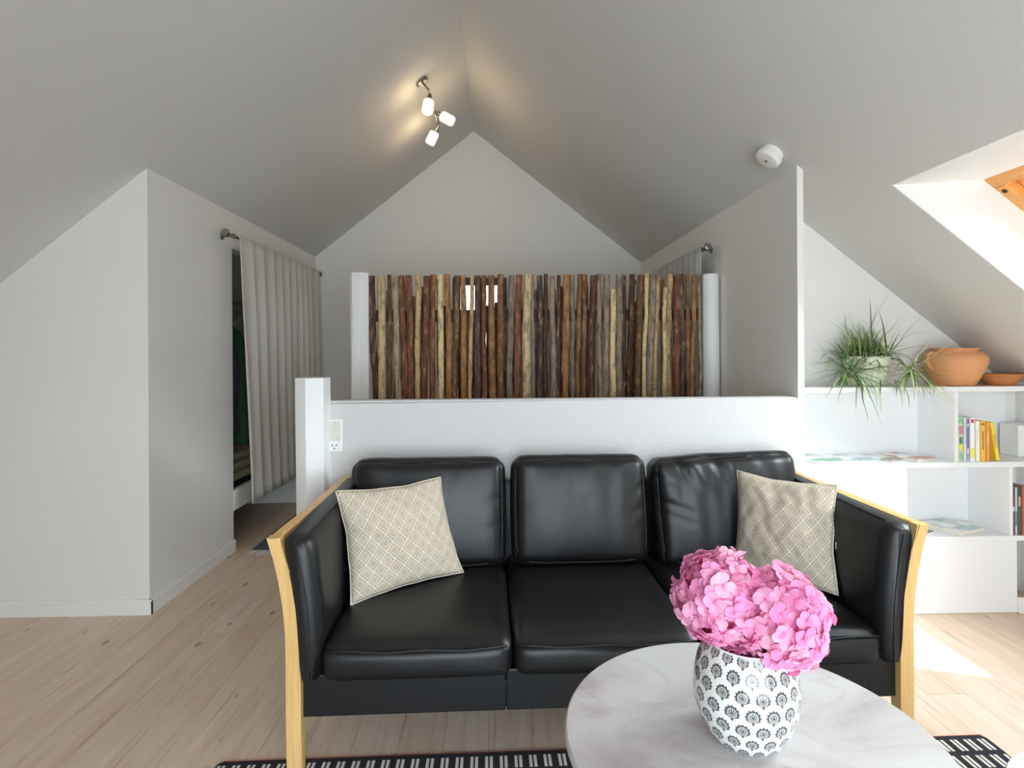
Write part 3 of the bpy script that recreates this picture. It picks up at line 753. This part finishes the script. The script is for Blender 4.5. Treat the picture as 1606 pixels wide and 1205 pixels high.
# x of the top, x of the foot (metres from the camera axis), diameter, colour, height of the top, proud of the row
ST = [(-.785,-.760,.040,DB),(-.715,-.722,.046,LT),(-.672,-.674,.026,BR),(-.636,-.622,.038,GT),(-.594,-.576,.040,RB),(-.546,-.540,.040,RB),(-.493,-.500,.033,TN),
 (-.436,-.456,.040,RB),(-.402,-.407,.036,RB),(-.352,-.350,.036,LT),(-.308,-.300,.036,OB),(-.252,-.268,.036,BR),(-.208,-.208,.034,OB),(-.155,-.174,.026,TN),
 (-.124,-.124,.036,PU),(-.082,-.084,.032,RB),(-.034,-.032,.043,OB),(.022,.020,.043,BR),(.090,.074,.040,GR),(.136,.116,.042,RB),(.190,.180,.050,BI),(.224,.222,.022,GR),
 (.266,.268,.038,PU),(.308,.298,.028,DB),(.348,.358,.034,GR),(.388,.388,.025,PU),(.436,.426,.042,OB),(.472,.472,.030,GR),(.518,.506,.032,BR),(.554,.542,.032,BR),
 (.608,.580,.044,DB),(.642,.642,.032,GR),(.694,.680,.042,GR),(.722,.720,.034,LT,1.690,1),(.772,.764,.046,GR),(.804,.792,.028,DB),(.858,.824,.032,DB),(.908,.884,.042,BR),
 (.934,.912,.024,LT,1.79,1),(.988,.950,.046,GR),(1.020,.988,.028,TN),(1.048,1.044,.025,LT,1.70,1),(1.098,1.076,.034,TN),(1.140,1.126,.042,RB),(1.164,1.168,.038,PU),(1.206,1.206,.028,BR),
 (1.250,1.232,.030,OB),(1.282,1.284,.024,GR),
 (-.690,-.700,.020,GR,1.70,-1),(-.650,-.650,.020,GR,1.60,-1),(-.470,-.480,.022,BR,1.72,-1),(-.375,-.372,.022,DB,1.77,-1),(-.226,-.234,.022,DB,1.50,-1),(-.100,-.104,.022,BR,1.76,-1),(-.060,-.058,.024,DB,1.60,-1),(-.004,-.006,.026,DB,1.62,-1),(.052,.048,.026,BR,1.60,-1),
 (.160,.146,.020,GR,1.68,-1),(.246,.240,.020,GR,1.70,-1),(.330,.326,.022,GR,1.55,-1),(.410,.404,.022,DB,1.72,-1),(.490,.488,.022,DB,1.64,-1),(.574,.562,.024,RB,1.75,-1),(.624,.612,.022,PU,1.55,-1),(.664,.660,.024,BR,1.60,-1),(.744,.742,.024,DB,1.66,-1),(.826,.808,.024,RB,1.56,-1),
 (.872,.850,.024,GR,1.60,-1),(.962,.934,.024,DB,1.60,-1),(1.004,.972,.022,DB,1.72,-1),(1.066,1.060,.024,RB,1.76,-1),(1.118,1.100,.024,DB,1.66,-1),(1.186,1.186,.022,DB,1.60,-1),(1.228,1.220,.022,PU,1.62,-1),(-.238,-.240,.030,DB,1.52,-1),(-.182,-.190,.036,BR,1.50,-1),(-.142,-.150,.030,PU,1.50,-1),(-.330,-.326,.028,DB,1.60,-1),(-.520,-.520,.026,BR,1.66,-1),(-.570,-.560,.024,DB,1.55,-1),(-.610,-.600,.022,GR,1.72,-1),(-.745,-.740,.022,BR,1.62,-1),(.110,.095,.026,DB,1.58,-1),(.285,.285,.024,DB,1.66,-1),(.370,.372,.022,BR,1.70,-1),(.454,.450,.022,DB,1.58,-1),(.536,.524,.024,GR,1.60,-1),(.710,.700,.024,DB,1.60,-1),(.790,.778,.024,BR,1.70,-1),(.890,.868,.022,DB,1.62,-1),(1.090,1.062,.022,GR,1.60,-1),(1.150,1.148,.022,BR,1.68,-1),(1.264,1.260,.020,DB,1.66,-1)]
rnd = random.Random(21)
for i, s in enumerate(ST):
    xt, xb, d, colr = s[:4]; d *= 1.10; top = s[4] if len(s) > 4 else 1.786+rnd.uniform(-.006, .006); lay = s[5] if len(s) > 5 else 0
    zb = .012+rnd.uniform(0, .03)
    yb = YS+(.022-d/2 if lay == 0 else (-.040-d*.1 if lay == 1 else .050+d/2))
    n = 26; P = []; Rr = []
    kx = [rnd.uniform(-1, 1) for _ in range(3)]
    zref = 1.08
    for k in range(n+1):
        t = k/n; z = zb+(top-zb)*t
        xx = xb+(xt-xb)*(z-zref)/(1.786-zref)
        if z < zref: xx = xb+kx[2]*.006*(zref-z)
        wob = .0085*nz(z*3.2+i*5.1, i*1.7, 0)+.0050*nz(z*8+i*2.3, i, 4)
        P.append((xx+wob, yb+.003*nz(z*3+i, 9, i), z)); Rr.append(d/2*(1.06-.14*t)*(1+.13*nz(z*9, i*3.3, 2)+.09*nz(z*26, i*2.1, 7)))
    b = BM(); tube(b, P, Rr, 10)
    # knots and stubs of cut twigs
    for q in range(rnd.choice((1, 1, 2, 3))):
        kk = rnd.randrange(15, n-1); a = rnd.uniform(-.9, .9)
        p = Vector(P[kk]); dv = Vector((sin(a), -cos(a), .5)).normalized()
        tube(b, [p, p+dv*(Rr[kk]+rnd.uniform(.002, .006))], [Rr[kk]*.42, Rr[kk]*.30], 6)
    fb = rnd.uniform(1.10, 1.34); c_ = tuple(max(0, min(255, v*fb)) for v in colr)
    o = obj('stick', b, M['bark'], sc, smooth=40, color=c_)

# ================================================================ CURTAINS AND RODS
def curtain(name, label, cat, x0, sgn, y0, y1, ztop, zbot, mat, folds, seed, flare):
    b = BM(); n, m_ = 150, 26; G = []
    for i in range(n+1):
        t = i/n; row = []
        for j in range(m_+1):
            v = j/m_; z = ztop+(zbot-ztop)*v
            amp = .004+.010*min(1, v*3)+.010*nz(t*6, v*2, seed)*min(1, v*4)
            ph = t*folds*2*pi+1.6*sin(t*7+seed)+1.8*nz(t*4, v*.8, seed)
            yy = y0+(y1-y0)*t+flare*v*(1-t)+.010*cos(ph)
            xx = x0+sgn*(amp*sin(ph)+.012*v)
            row.append(b.verts.new((xx, yy, z+.006*sin(ph)*(v > .97))))
        G.append(row)
    for i in range(n):
        for j in range(m_): b.faces.new((G[i][j], G[i+1][j], G[i+1][j+1], G[i][j+1]))
    t_ = thing(name, label, cat, (x0, (y0+y1)/2, zbot))
    o = obj('cloth', b, mat, t_, smooth=True)
    md = o.modifiers.new('thickness', 'SOLIDIFY'); md.thickness = .003; md.offset = 0
    # bottom hem: a turned-up band
    return t_
curtain('curtain', 'light grey linen curtain drawn across the alcove opening in the left wall', 'curtain', -1.652, 1, 3.72, 5.40, 2.068, .300, M['linen'], 10.5, 2.0, .12)
curtain('curtain', 'white sheer curtain hanging on the right wall behind the stick screen', 'curtain', 1.322, -1, 3.70, 5.40, 1.980, .35, M['sheer'], 12.5, 5.0, .0)
def rod(label, x0, xw, y0, y1, z):
    t_ = thing('curtain_rod', label, 'curtain rod', (x0, y0, z))
    b = BM(); tube(b, [(x0, y0-.04, z), (x0, y1, z)], .009, 12); obj('rod', b, M['steel'], t_, smooth=40)
    for yy, d in ((y0-.04, -1), (y1, 1)):
        b = BM(); oriented(b, lambda q: lathe(q, [(0, 0), (.010, 0), (.010, .012), (.020, .018), (.026, .034), (.020, .048), (0, .052)], 16), align((0, d, 0), (x0, yy, z))); obj('finial', b, M['steel'], t_, smooth=40)
    for yy in (y0+.035, y1-.06):
        b = BM(); tube(b, [(x0, yy, z), (xw, yy, z)], .006, 8)
        oriented(b, lambda q: lathe(q, [(0, 0), (.022, 0), (.022, .006), (0, .008)], 16), align((1 if xw < x0 else -1, 0, 0), (xw, yy, z)))
        oriented(b, lambda q: lathe(q, [(.010, -.01), (.015, -.01), (.015, .01), (.010, .01)], 16), align((0, 1, 0), (x0, yy, z)))
        obj('bracket', b, M['steel'], t_, smooth=40)
rod('steel curtain rod above the grey linen curtain on the left wall', -1.675, XL, 3.665, 5.43, 2.052)
rod('steel curtain rod above the white sheer curtain on the right wall', 1.343, XR, 3.70, 5.43, 1.965)

# ================================================================ ALCOVE CONTENTS (seen as a sliver beside the curtain)
o = obj('sleeping_platform', box(BM(), XKL+.01, XL-.03, 3.50, 5.45, .36, .395, .003), M['black_cloth']); o['label'] = 'dark mattress platform inside the alcove behind the grey curtain'; o['category'] = 'platform'
t_ = thing('folded_blanket', 'folded beige blanket in the dark alcove beside the grey curtain edge', 'blanket', (-2.1, 4.35, .396))
for k in range(3):
    b = BM(); soft_box(b, .25-.01*k, .30, .035, .025, 6, (.01, .01, .01), None, (-2.1, 4.35, .432+.068*k)); obj('fold', b, M['blanket'], t_, smooth=True)
def garment(label, yy, mat, zt, zb, seed):
    t_ = thing('hanging_garment', label, 'clothing', (-2.05, yy, zb), 0, 'clothes hanging in the alcove')
    b = BM(); n = 16; rows = []
    for i in range(n+1):
        v = i/n; z = zt+(zb-zt)*v; wd = .06+.17*min(1, v*5)+.03*v; row = []
        for k in range(20):
            a = 2*pi*k/20; row.append(b.verts.new((-2.05+wd*cos(a)*(1+.12*nz(cos(a)*2+seed, v*3, seed)), yy+(.03+.02*v)*sin(a)*(1+.3*nz(cos(a)*3, v*2, seed)), z)))
        rows.append(row)
    for a, c in zip(rows, rows[1:]):
        for k in range(20): b.faces.new((a[k], a[(k+1) % 20], c[(k+1) % 20], c[k]))
    b.faces.new(rows[0]); b.faces.new(rows[-1]); obj('cloth', b, mat, t_, smooth=True)
    b = BM(); tube(b, [(-2.05, yy, zt-.01), (-2.05, yy, zt+.05), (-2.03, yy, zt+.075), (-2.05, yy, zt+.092)], .0025, 6); obj('hook', b, M['steel'], t_)
garment('plum garment hanging in the alcove nearest the grey curtain edge', 4.02, M['plum_cloth'], 1.60, .75, 1.0)
garment('dark green garment hanging behind the plum one in the alcove', 4.16, M['green_cloth'], 1.60, .66, 2.0)
o = obj('hanging_rail', tube(BM(), [(-2.05, 3.45, 1.70), (-2.05, 5.5, 1.70)], .012, 10), M['steel'], smooth=True); o['label'] = 'steel clothes rail inside the alcove behind the grey curtain'; o['category'] = 'rail'

# ================================================================ BOOKCASE (built into the recess)
YF, YB = 2.77, 3.033
bk = thing('bookcase', 'low white built-in bookcase under the sloping ceiling right of the half wall', 'bookcase', (2.1, YF, 0))
def pan(nm, *a): return obj(nm, box(BM(), *a, .0015, 1), M['shelf'], bk)
X0, X1 = 1.452, 2.795
pan('side_panel', X0, X0+.024, YF, YB, .0, 1.092)
pan('top_board', X0, 2.735, YF-.004, YB, 1.093, 1.118)
pan('shelf', X0+.024, X1, YF-.002, YB-.012, .719, .746)
pan('shelf', X0+.024, X1, YF-.002, YB-.012, .354, .380)
pan('divider', 2.250, 2.270, YF, YB-.012, .746, 1.093)
pan('divider', 1.990, 2.010, YF, YB-.012, .380, .719)
pan('divider', 2.525, 2.542, YF, YB-.012, .380, .719)
pan('back_panel', X0+.024, 2.735, YB-.012, YB, .380, 1.093)
pan('plinth', X0+.024, 2.56, YF-.001, YF+.02, 0.001, .354)
SH1, SH2, SH3 = 1.1185, .7465, .3805

# --- potted plant
pp = thing('potted_plant', 'spiky trailing green plant in a pale green pot on top of the bookcase', 'plant', (1.895, 2.90, SH1))
b = BM()
prof = [(0, 0), (.072, 0), (.080, .006), (.092, .05), (.101, .105), (.104, .138), (.106, .148), (.102, .152), (.098, .146), (.096, .125)]
lathe(b, prof, 64, (1.895, 2.90, SH1))
for v in b.verts:
    d = v.co-Vector((1.895, 2.90, v.co.z)); a = math.atan2(d.y, d.x)
    if .01 < v.co.z-SH1 < .14: v.co += d.normalized()*.0025*sin(a*22) if d.length > .05 else Vector()
obj('pot', b, M['pot'], pp, smooth=True)
b = BM(); lathe(b, [(.0965, .122), (.06, .130), (0, .132)], 24, (1.895, 2.90, SH1)); obj('soil', b, M['soil'], pp, smooth=True)
rnd = random.Random(4)
GD, GM, GY, GP = (88, 114, 84), (132, 160, 92), (190, 196, 116), (214, 224, 176)
def blade(p0, d0, L, wd, droop, curl, colr):
    b = BM(); n = 9; p = Vector(p0); d = Vector(d0).normalized(); rows = []
    for i in range(n+1):
        t = i/n; w2 = wd*(1-t**1.6)*(.55+.45*min(1, t*5))+.0006
        s = d.cross(Vector((0, 0, 1)))
        s = s.normalized() if s.length > 1e-3 else Vector((1, 0, 0))
        up = s.cross(d).normalized()
        rows.append([b.verts.new(p-s*w2+up*w2*.5), b.verts.new(p), b.verts.new(p+s*w2+up*w2*.5)])
        p = p+d*(L/n)
        # keep clear of the wall, the roof slope and the shelf
        if p.y > 3.02: p.y = 3.02
        if YF-.012 < p.y and p.z < SH1+.004: p.z = SH1+.004
        if p.x < 1.462: p.x = 1.462
        lim = zr(p.x)-.012
        if p.z > lim: p.z = lim
        d = (d+Vector((curl*.10*sin(i), curl*.10*cos(i*1.3), -droop/n*(1+t)))).normalized()
    for a, c in zip(rows, rows[1:]):
        b.faces.new((a[0], a[1], c[1], c[0])); b.faces.new((a[1], a[2], c[2], c[1]))
    obj('leaf', b, M['leaf'], pp, smooth=True, color=tuple(v*rnd.uniform(.88, 1.12) for v in colr))
C0 = Vector((1.895, 2.90, SH1+.135))
for i in range(250):
    a = rnd.uniform(0, 2*pi); el = rnd.uniform(.05, 1.3)
    a2 = rnd.uniform(0, 2*pi); rr = rnd.uniform(0, .10); p = C0+Vector((cos(a2)*rr*1.25, sin(a2)*rr*.8, rnd.uniform(-.01, .075)*(1-rr/.12)))
    el = rnd.choice((rnd.uniform(-.35, .5), rnd.uniform(.2, 1.45)))
    d = Vector((cos(a)*cos(el), sin(a)*cos(el)*.8, sin(el)))
    blade(p, d, rnd.uniform(.09, .17)*(1 if i > 40 else 1.7), .0042, rnd.uniform(-.3, 1.2), rnd.uniform(-2.2, 2.2), rnd.choice((GD, GD, GM, GM, GY)))
for i in range(46):           # trailing plantlet on the pot's left
    c = Vector((1.765, 2.83, SH1+.075)); a = rnd.uniform(0, 2*pi); el = rnd.uniform(-.9, .8)
    blade(c+Vector((rnd.uniform(-.02, .02), rnd.uniform(-.02, .01), rnd.uniform(-.02, .02))), (cos(a)*cos(el), -abs(sin(a))*cos(el)*.7, sin(el)), rnd.uniform(.15, .30), .0044, rnd.uniform(-.1, 1.0), rnd.uniform(-2.0, 2.0), rnd.choice((GD, GD, GM, GM, GP)))
for i in range(44):           # paler plantlet on the pot's right
    c = Vector((2.045, 2.80, SH1+.085)); a = rnd.uniform(0, 2*pi); el = rnd.uniform(-.9, .7)
    blade(c+Vector((rnd.uniform(-.02, .02), rnd.uniform(-.02, .01), rnd.uniform(-.02, .02))), (cos(a)*cos(el), -abs(sin(a))*cos(el)*.7, sin(el)), rnd.uniform(.14, .27), .0044, rnd.uniform(-.1, 1.0), rnd.uniform(-2.0, 2.0), rnd.choice((GP, GP, GY, GM)))
for i in range(16):           # leaves hanging over the shelf edge
    x_ = rnd.uniform(1.74, 2.10)
    blade((x_, YF-.022, SH1+.035), (rnd.uniform(-.35, .35), -.35, -.25), rnd.uniform(.09, .17), .0030, 2.6, rnd.uniform(-.4, .4), rnd.choice((GD, GM, GP)))
for (p, d) in (((1.86, 2.86, C0.z), (1.765, 2.83, SH1+.075)), ((1.94, 2.86, C0.z), (2.045, 2.80, SH1+.085))):
    b = BM(); p = Vector(p); d = Vector(d); tube(b, [p, p.lerp(d, .5)+Vector((0, -.02, .03)), d], .0028, 6); obj('runner_stem', b, M['stem'], pp, smooth=True)

# --- terracotta pot and bowl
cp = thing('clay_pot', 'bulging terracotta pot with a loop handle beside the trailing plant', 'pot', (2.345, 2.885, SH1))
b = BM(); lathe(b, [(0, 0), (.080, 0), (.086, .004), (.108, .045), (.130, .092), (.139, .122), (.136, .145), (.120, .163), (.100, .172), (.097, .180), (.104, .186), (.106, .190), (.098, .190), (.090, .182), (.088, .172), (.114, .15), (.122, .12), (.07, .02), (0, .012)], 64, (2.345, 2.885, SH1)); obj('body', b, M['clay'], cp, smooth=50)
for sx in (-1, 1):
    a0 = pi+.12 if sx < 0 else -.25+pi*2*0+.25
    ca, sa = cos(a0), sin(a0)
    P = [(2.345+ca*r, 2.885+sa*r, SH1+z) for r, z in ((.112, .163), (.140, .166), (.158, .150), (.160, .124), (.148, .098), (.126, .084))]
    b = BM(); tube(b, P, [.010, .009, .0085, .0085, .009, .011], 10); obj('handle', b, M['clay'], cp, smooth=True)
bw = obj('clay_bowl', lathe(BM(), [(0, 0), (.058, 0), (.062, .004), (.088, .034), (.100, .052), (.104, .054), (.102, .058), (.096, .057), (.080, .034), (.05, .01), (0, .008)], 56, (2.583, 2.885, SH1)), M['clay2'], smooth=50)
bw['label'] = 'shallow terracotta bowl at the far end of the bookcase top'; bw['category'] = 'bowl'

# --- books
def book(label, x0, th, h, dep, z, colr, group, tilt=0, y0=YF+.006, prints=()):
    t_ = thing('book', label, 'book', (x0, y0, z), 0, group)
    t_.rotation_euler = (0, tilt, 0)
    b = BM(); box(b, 0, .0022, 0, dep, 0, h); box(b, th-.0022, th, 0, dep, 0, h); box(b, 0, th, 0, .003, 0, h, .001, 1)
    obj('cover', b, M['cover'], t_, local=True, color=colr)
    obj('pages', box(BM(), .0022, th-.0022, .003, dep-.004, .003, h-.003), M['paper'], t_, local=True)
    for (u0, u1, z0, z1, cc) in prints:
        obj('spine_print', box(BM(), th*u0, th*u1, -.0006, .0004, z0*h, z1*h), M['cover'], t_, local=True, color=cc)
G1 = 'upright books on the middle shelf'
xx = 2.2725
for label, th, h, colr, pr in (
    ('multicoloured book leaning against the shelf divider, first in the upright row', .026, .222, (186, 214, 178), ((.1, .9, .86, .97, (120, 200, 140)), (.15, .85, .62, .80, (206, 120, 150)), (.2, .8, .40, .55, (70, 120, 80)), (.1, .9, .26, .38, (232, 226, 60)), (.2, .8, .05, .2, (140, 190, 130)))),
    ('slim white book between the multicoloured and the blue spined books', .013, .218, (238, 240, 244), ((.3, .7, .4, .9, (214, 220, 232)),)),
    ('thin white book with blue and purple lettering on its spine', .015, .218, (214, 216, 236), ((.2, .8, .3, .8, (92, 104, 186)), (.2, .8, .86, .98, (150, 90, 160)), (.3, .7, .04, .18, (120, 140, 210)))),
    ('white book with a red mark at the top and a yellow spot near its foot', .027, .218, (246, 246, 244), ((.25, .75, .88, .96, (206, 40, 70)), (.1, .9, .08, .30, (238, 236, 90)))),
    ('plain cream book next to the golden yellow one', .024, .200, (248, 244, 228), ((.3, .7, .5, .8, (236, 230, 206)),)),
    ('golden yellow book with dark spine lettering', .027, .200, (250, 190, 30), ((.4, .6, .3, .75, (120, 84, 20)), (.2, .8, .9, .95, (150, 90, 30)))),
    ('orange book beside the leaning yellow book', .020, .196, (248, 152, 66), ((.3, .7, .4, .7, (240, 190, 130)),))):
    book(label, xx, th, h, .15, SH2, colr, G1, 0, prints=pr); xx += th+.0012
book('bright yellow book leaning at the end of the upright row', xx+.030, .020, .190, .15, SH2+.0035, (250, 222, 20), G1, -.165, prints=((.3, .7, .3, .7, (210, 180, 30)),))
G2 = 'upright books in the lower right compartment'
xx = 2.5435
for label, th, h, colr, pr in (('dark red book standing against the lower divider', .012, .235, (96, 34, 52), ((.2, .8, .5, .6, (220, 220, 220)),)),
    ('slim pale book between the dark red and green ones', .012, .236, (206, 216, 214), ((.2, .8, .2, .5, (90, 130, 120)),)),
    ('dark green book low at the picture edge', .020, .238, (40, 66, 58), ((.2, .8, .6, .8, (200, 160, 120)),)),
    ('rust coloured book beside the dark green one', .024, .240, (176, 84, 50), ()), ('brown book last in the lower compartment', .022, .236, (110, 80, 60), ())):
    book(label, xx, th, h, .15, SH3, colr, G2, 0, y0=YF+.006, prints=pr); xx += th+.0012
# --- magazines lying flat
def magaz(label, cx, cy, z, wx, wy, rot, th, colr, group):
    t_ = thing('magazine', label, 'magazine', (cx, cy, z), rot, group)
    obj('pages', box(BM(), -wx/2+.001, wx/2-.001, -wy/2+.001, wy/2-.001, 0, th), M['paper'], t_, local=True)
    obj('cover', box(BM(), -wx/2, wx/2, -wy/2, wy/2, th, th+.0012), M['magazine'], t_, local=True, color=colr)
G3 = 'magazines lying on the middle shelf'
magaz('green and white magazine lying first on the middle shelf, nearest the half wall', 1.610, 2.885, SH2, .17, .20, .25, .006, (120, 180, 140), G3)
magaz('pale magazine with a dark edge lying second on the middle shelf', 1.800, 2.890, SH2, .15, .19, .55, .004, (170, 196, 206), G3)
magaz('grey-brown magazine lying third on the middle shelf', 1.955, 2.892, SH2, .13, .18, .50, .003, (158, 148, 130), G3)
magaz('red-edged magazine lying nearest the upper divider', 2.105, 2.900, SH2, .15, .19, .38, .008, (214, 120, 110), G3)
G4 = 'magazines lying on the lowest shelf'
magaz('dark-printed magazine lying on the lowest shelf beside the sofa arm', 2.085, 2.880, SH3, .14, .19, .5, .008, (96, 110, 110), G4)
magaz('thick pale green magazine lying on the lowest shelf', 2.335, 2.900, SH3, .20, .19, .35, .016, (186, 212, 206), G4)
o = obj('storage_box', box(BM(), 2.672, 2.785, 2.88, 2.99, SH2, SH2+.163, .003), M['shelf']); o['label'] = 'plain white box standing on the middle shelf right of the books'; o['category'] = 'box'

# ================================================================ SWITCH AND SOCKET
sk = thing('wall_socket', 'cream switch and socket plate on the half wall beside the log post', 'socket', (-.732, 2.6, .86))
obj('plate', box(BM(), -.7655, -.6985, 2.591, 2.601, .858, 1.004, .003), M['plastic'], sk)
for (a, c, d, e) in ((-.7600, -.7325, .948, .996), (-.7315, -.7040, .948, .996)):
    obj('rocker', box(BM(), a, c, 2.587, 2.592, d, e, .0015), M['switch'], sk)
obj('blank_cover', box(BM(), -.7600, -.7040, 2.588, 2.592, .908, .944, .0015), M['switch'], sk)
obj('outlet', box(BM(), -.7600, -.7040, 2.588, 2.592, .864, .904, .0015), M['plastic'], sk)
for (a, z) in ((-.7415, .889), (-.7225, .889), (-.732, .875)):
    b = BM(); tube(b, [(a, 2.5870, z), (a, 2.5885, z)], .0034, 10); obj('outlet_hole', b, M['dark'], sk)

# ================================================================ SMOKE ALARM
nR = Vector((-SR, 0, -1)).normalized()
sp_ = Vector((1.318, 2.70, zr(1.318)))
sa_ = thing('smoke_alarm', 'round white smoke alarm on the sloping ceiling above the right wall', 'smoke alarm', sp_)
b = BM(); oriented(b, lambda q: lathe(q, [(0, 0), (.052, 0), (.052, .016), (.048, .020), (0, .020)], 40), align(nR, sp_)); obj('base', b, M['plastic'], sa_, smooth=35)
b = BM(); oriented(b, lambda q: lathe(q, [(0, .021), (.060, .021), (.062, .026), (.061, .044), (.054, .052), (.030, .056), (0, .057)], 40), align(nR, sp_)); obj('cover', b, M['plastic'], sa_, smooth=35)
b = BM(); oriented(b, lambda q: lathe(q, [(0, .0565), (.007, .0565), (.006, .060), (0, .0605)], 16), align(nR, sp_ + Vector((0, -.004, 0)))); obj('test_button', b, M['steel'], sa_)

# ================================================================ SPOT LAMP
nL = Vector((SL, 0, -1)).normalized()
lp_ = Vector((-.522, 4.05, zl(-.522)))
la = thing('ceiling_lamp', 'three-headed steel ceiling lamp with lit frosted glass shades near the ridge', 'lamp', lp_)
b = BM(); oriented(b, lambda q: lathe(q, [(0, 0), (.048, 0), (.048, .018), (.040, .024), (0, .024)], 32), align(nL, lp_)); obj('canopy', b, M['steel'], la, smooth=35)
j0 = lp_+nL*.085
b = BM(); tube(b, [lp_+nL*.02, j0], .008, 10); obj('arm', b, M['steel'], la, smooth=40)
bar0, bar1 = j0+Vector((0, -.02, 0)), j0+Vector((.015, .50, -.045))
b = BM(); tube(b, [bar0, bar1], .0075, 10); obj('bar', b, M['steel'], la, smooth=40)
heads = [(.12, (-.10, -.35, -1)), (.60, (.9, -.15, -.55)), (1.0, (-.45, .1, -.85))]
for t, d in heads:
    a = bar0.lerp(bar1, t); d = Vector(d).normalized()
    b = BM(); oriented(b, lambda q: lathe(q, [(0, 0), (.012, 0), (.012, .022), (.019, .026), (.019, .060), (.015, .066), (0, .066)], 20), align(d, a)); hd = obj('lamp_head', b, M['steel'], la, smooth=35)
    b = BM(); oriented(b, lambda q: lathe(q, [(0, .064), (.030, .064), (.036, .072), (.037, .150), (.033, .160), (.020, .158), (0, .150)], 24), align(d, a)); obj('lamp_shade', b, M['glow'], hd, smooth=40, label='lit frosted glass shade')
    lamp('lamp_light', 'POINT', a+d*.20, None, .48, (1, .64, .34), shadow_soft_size=.02)
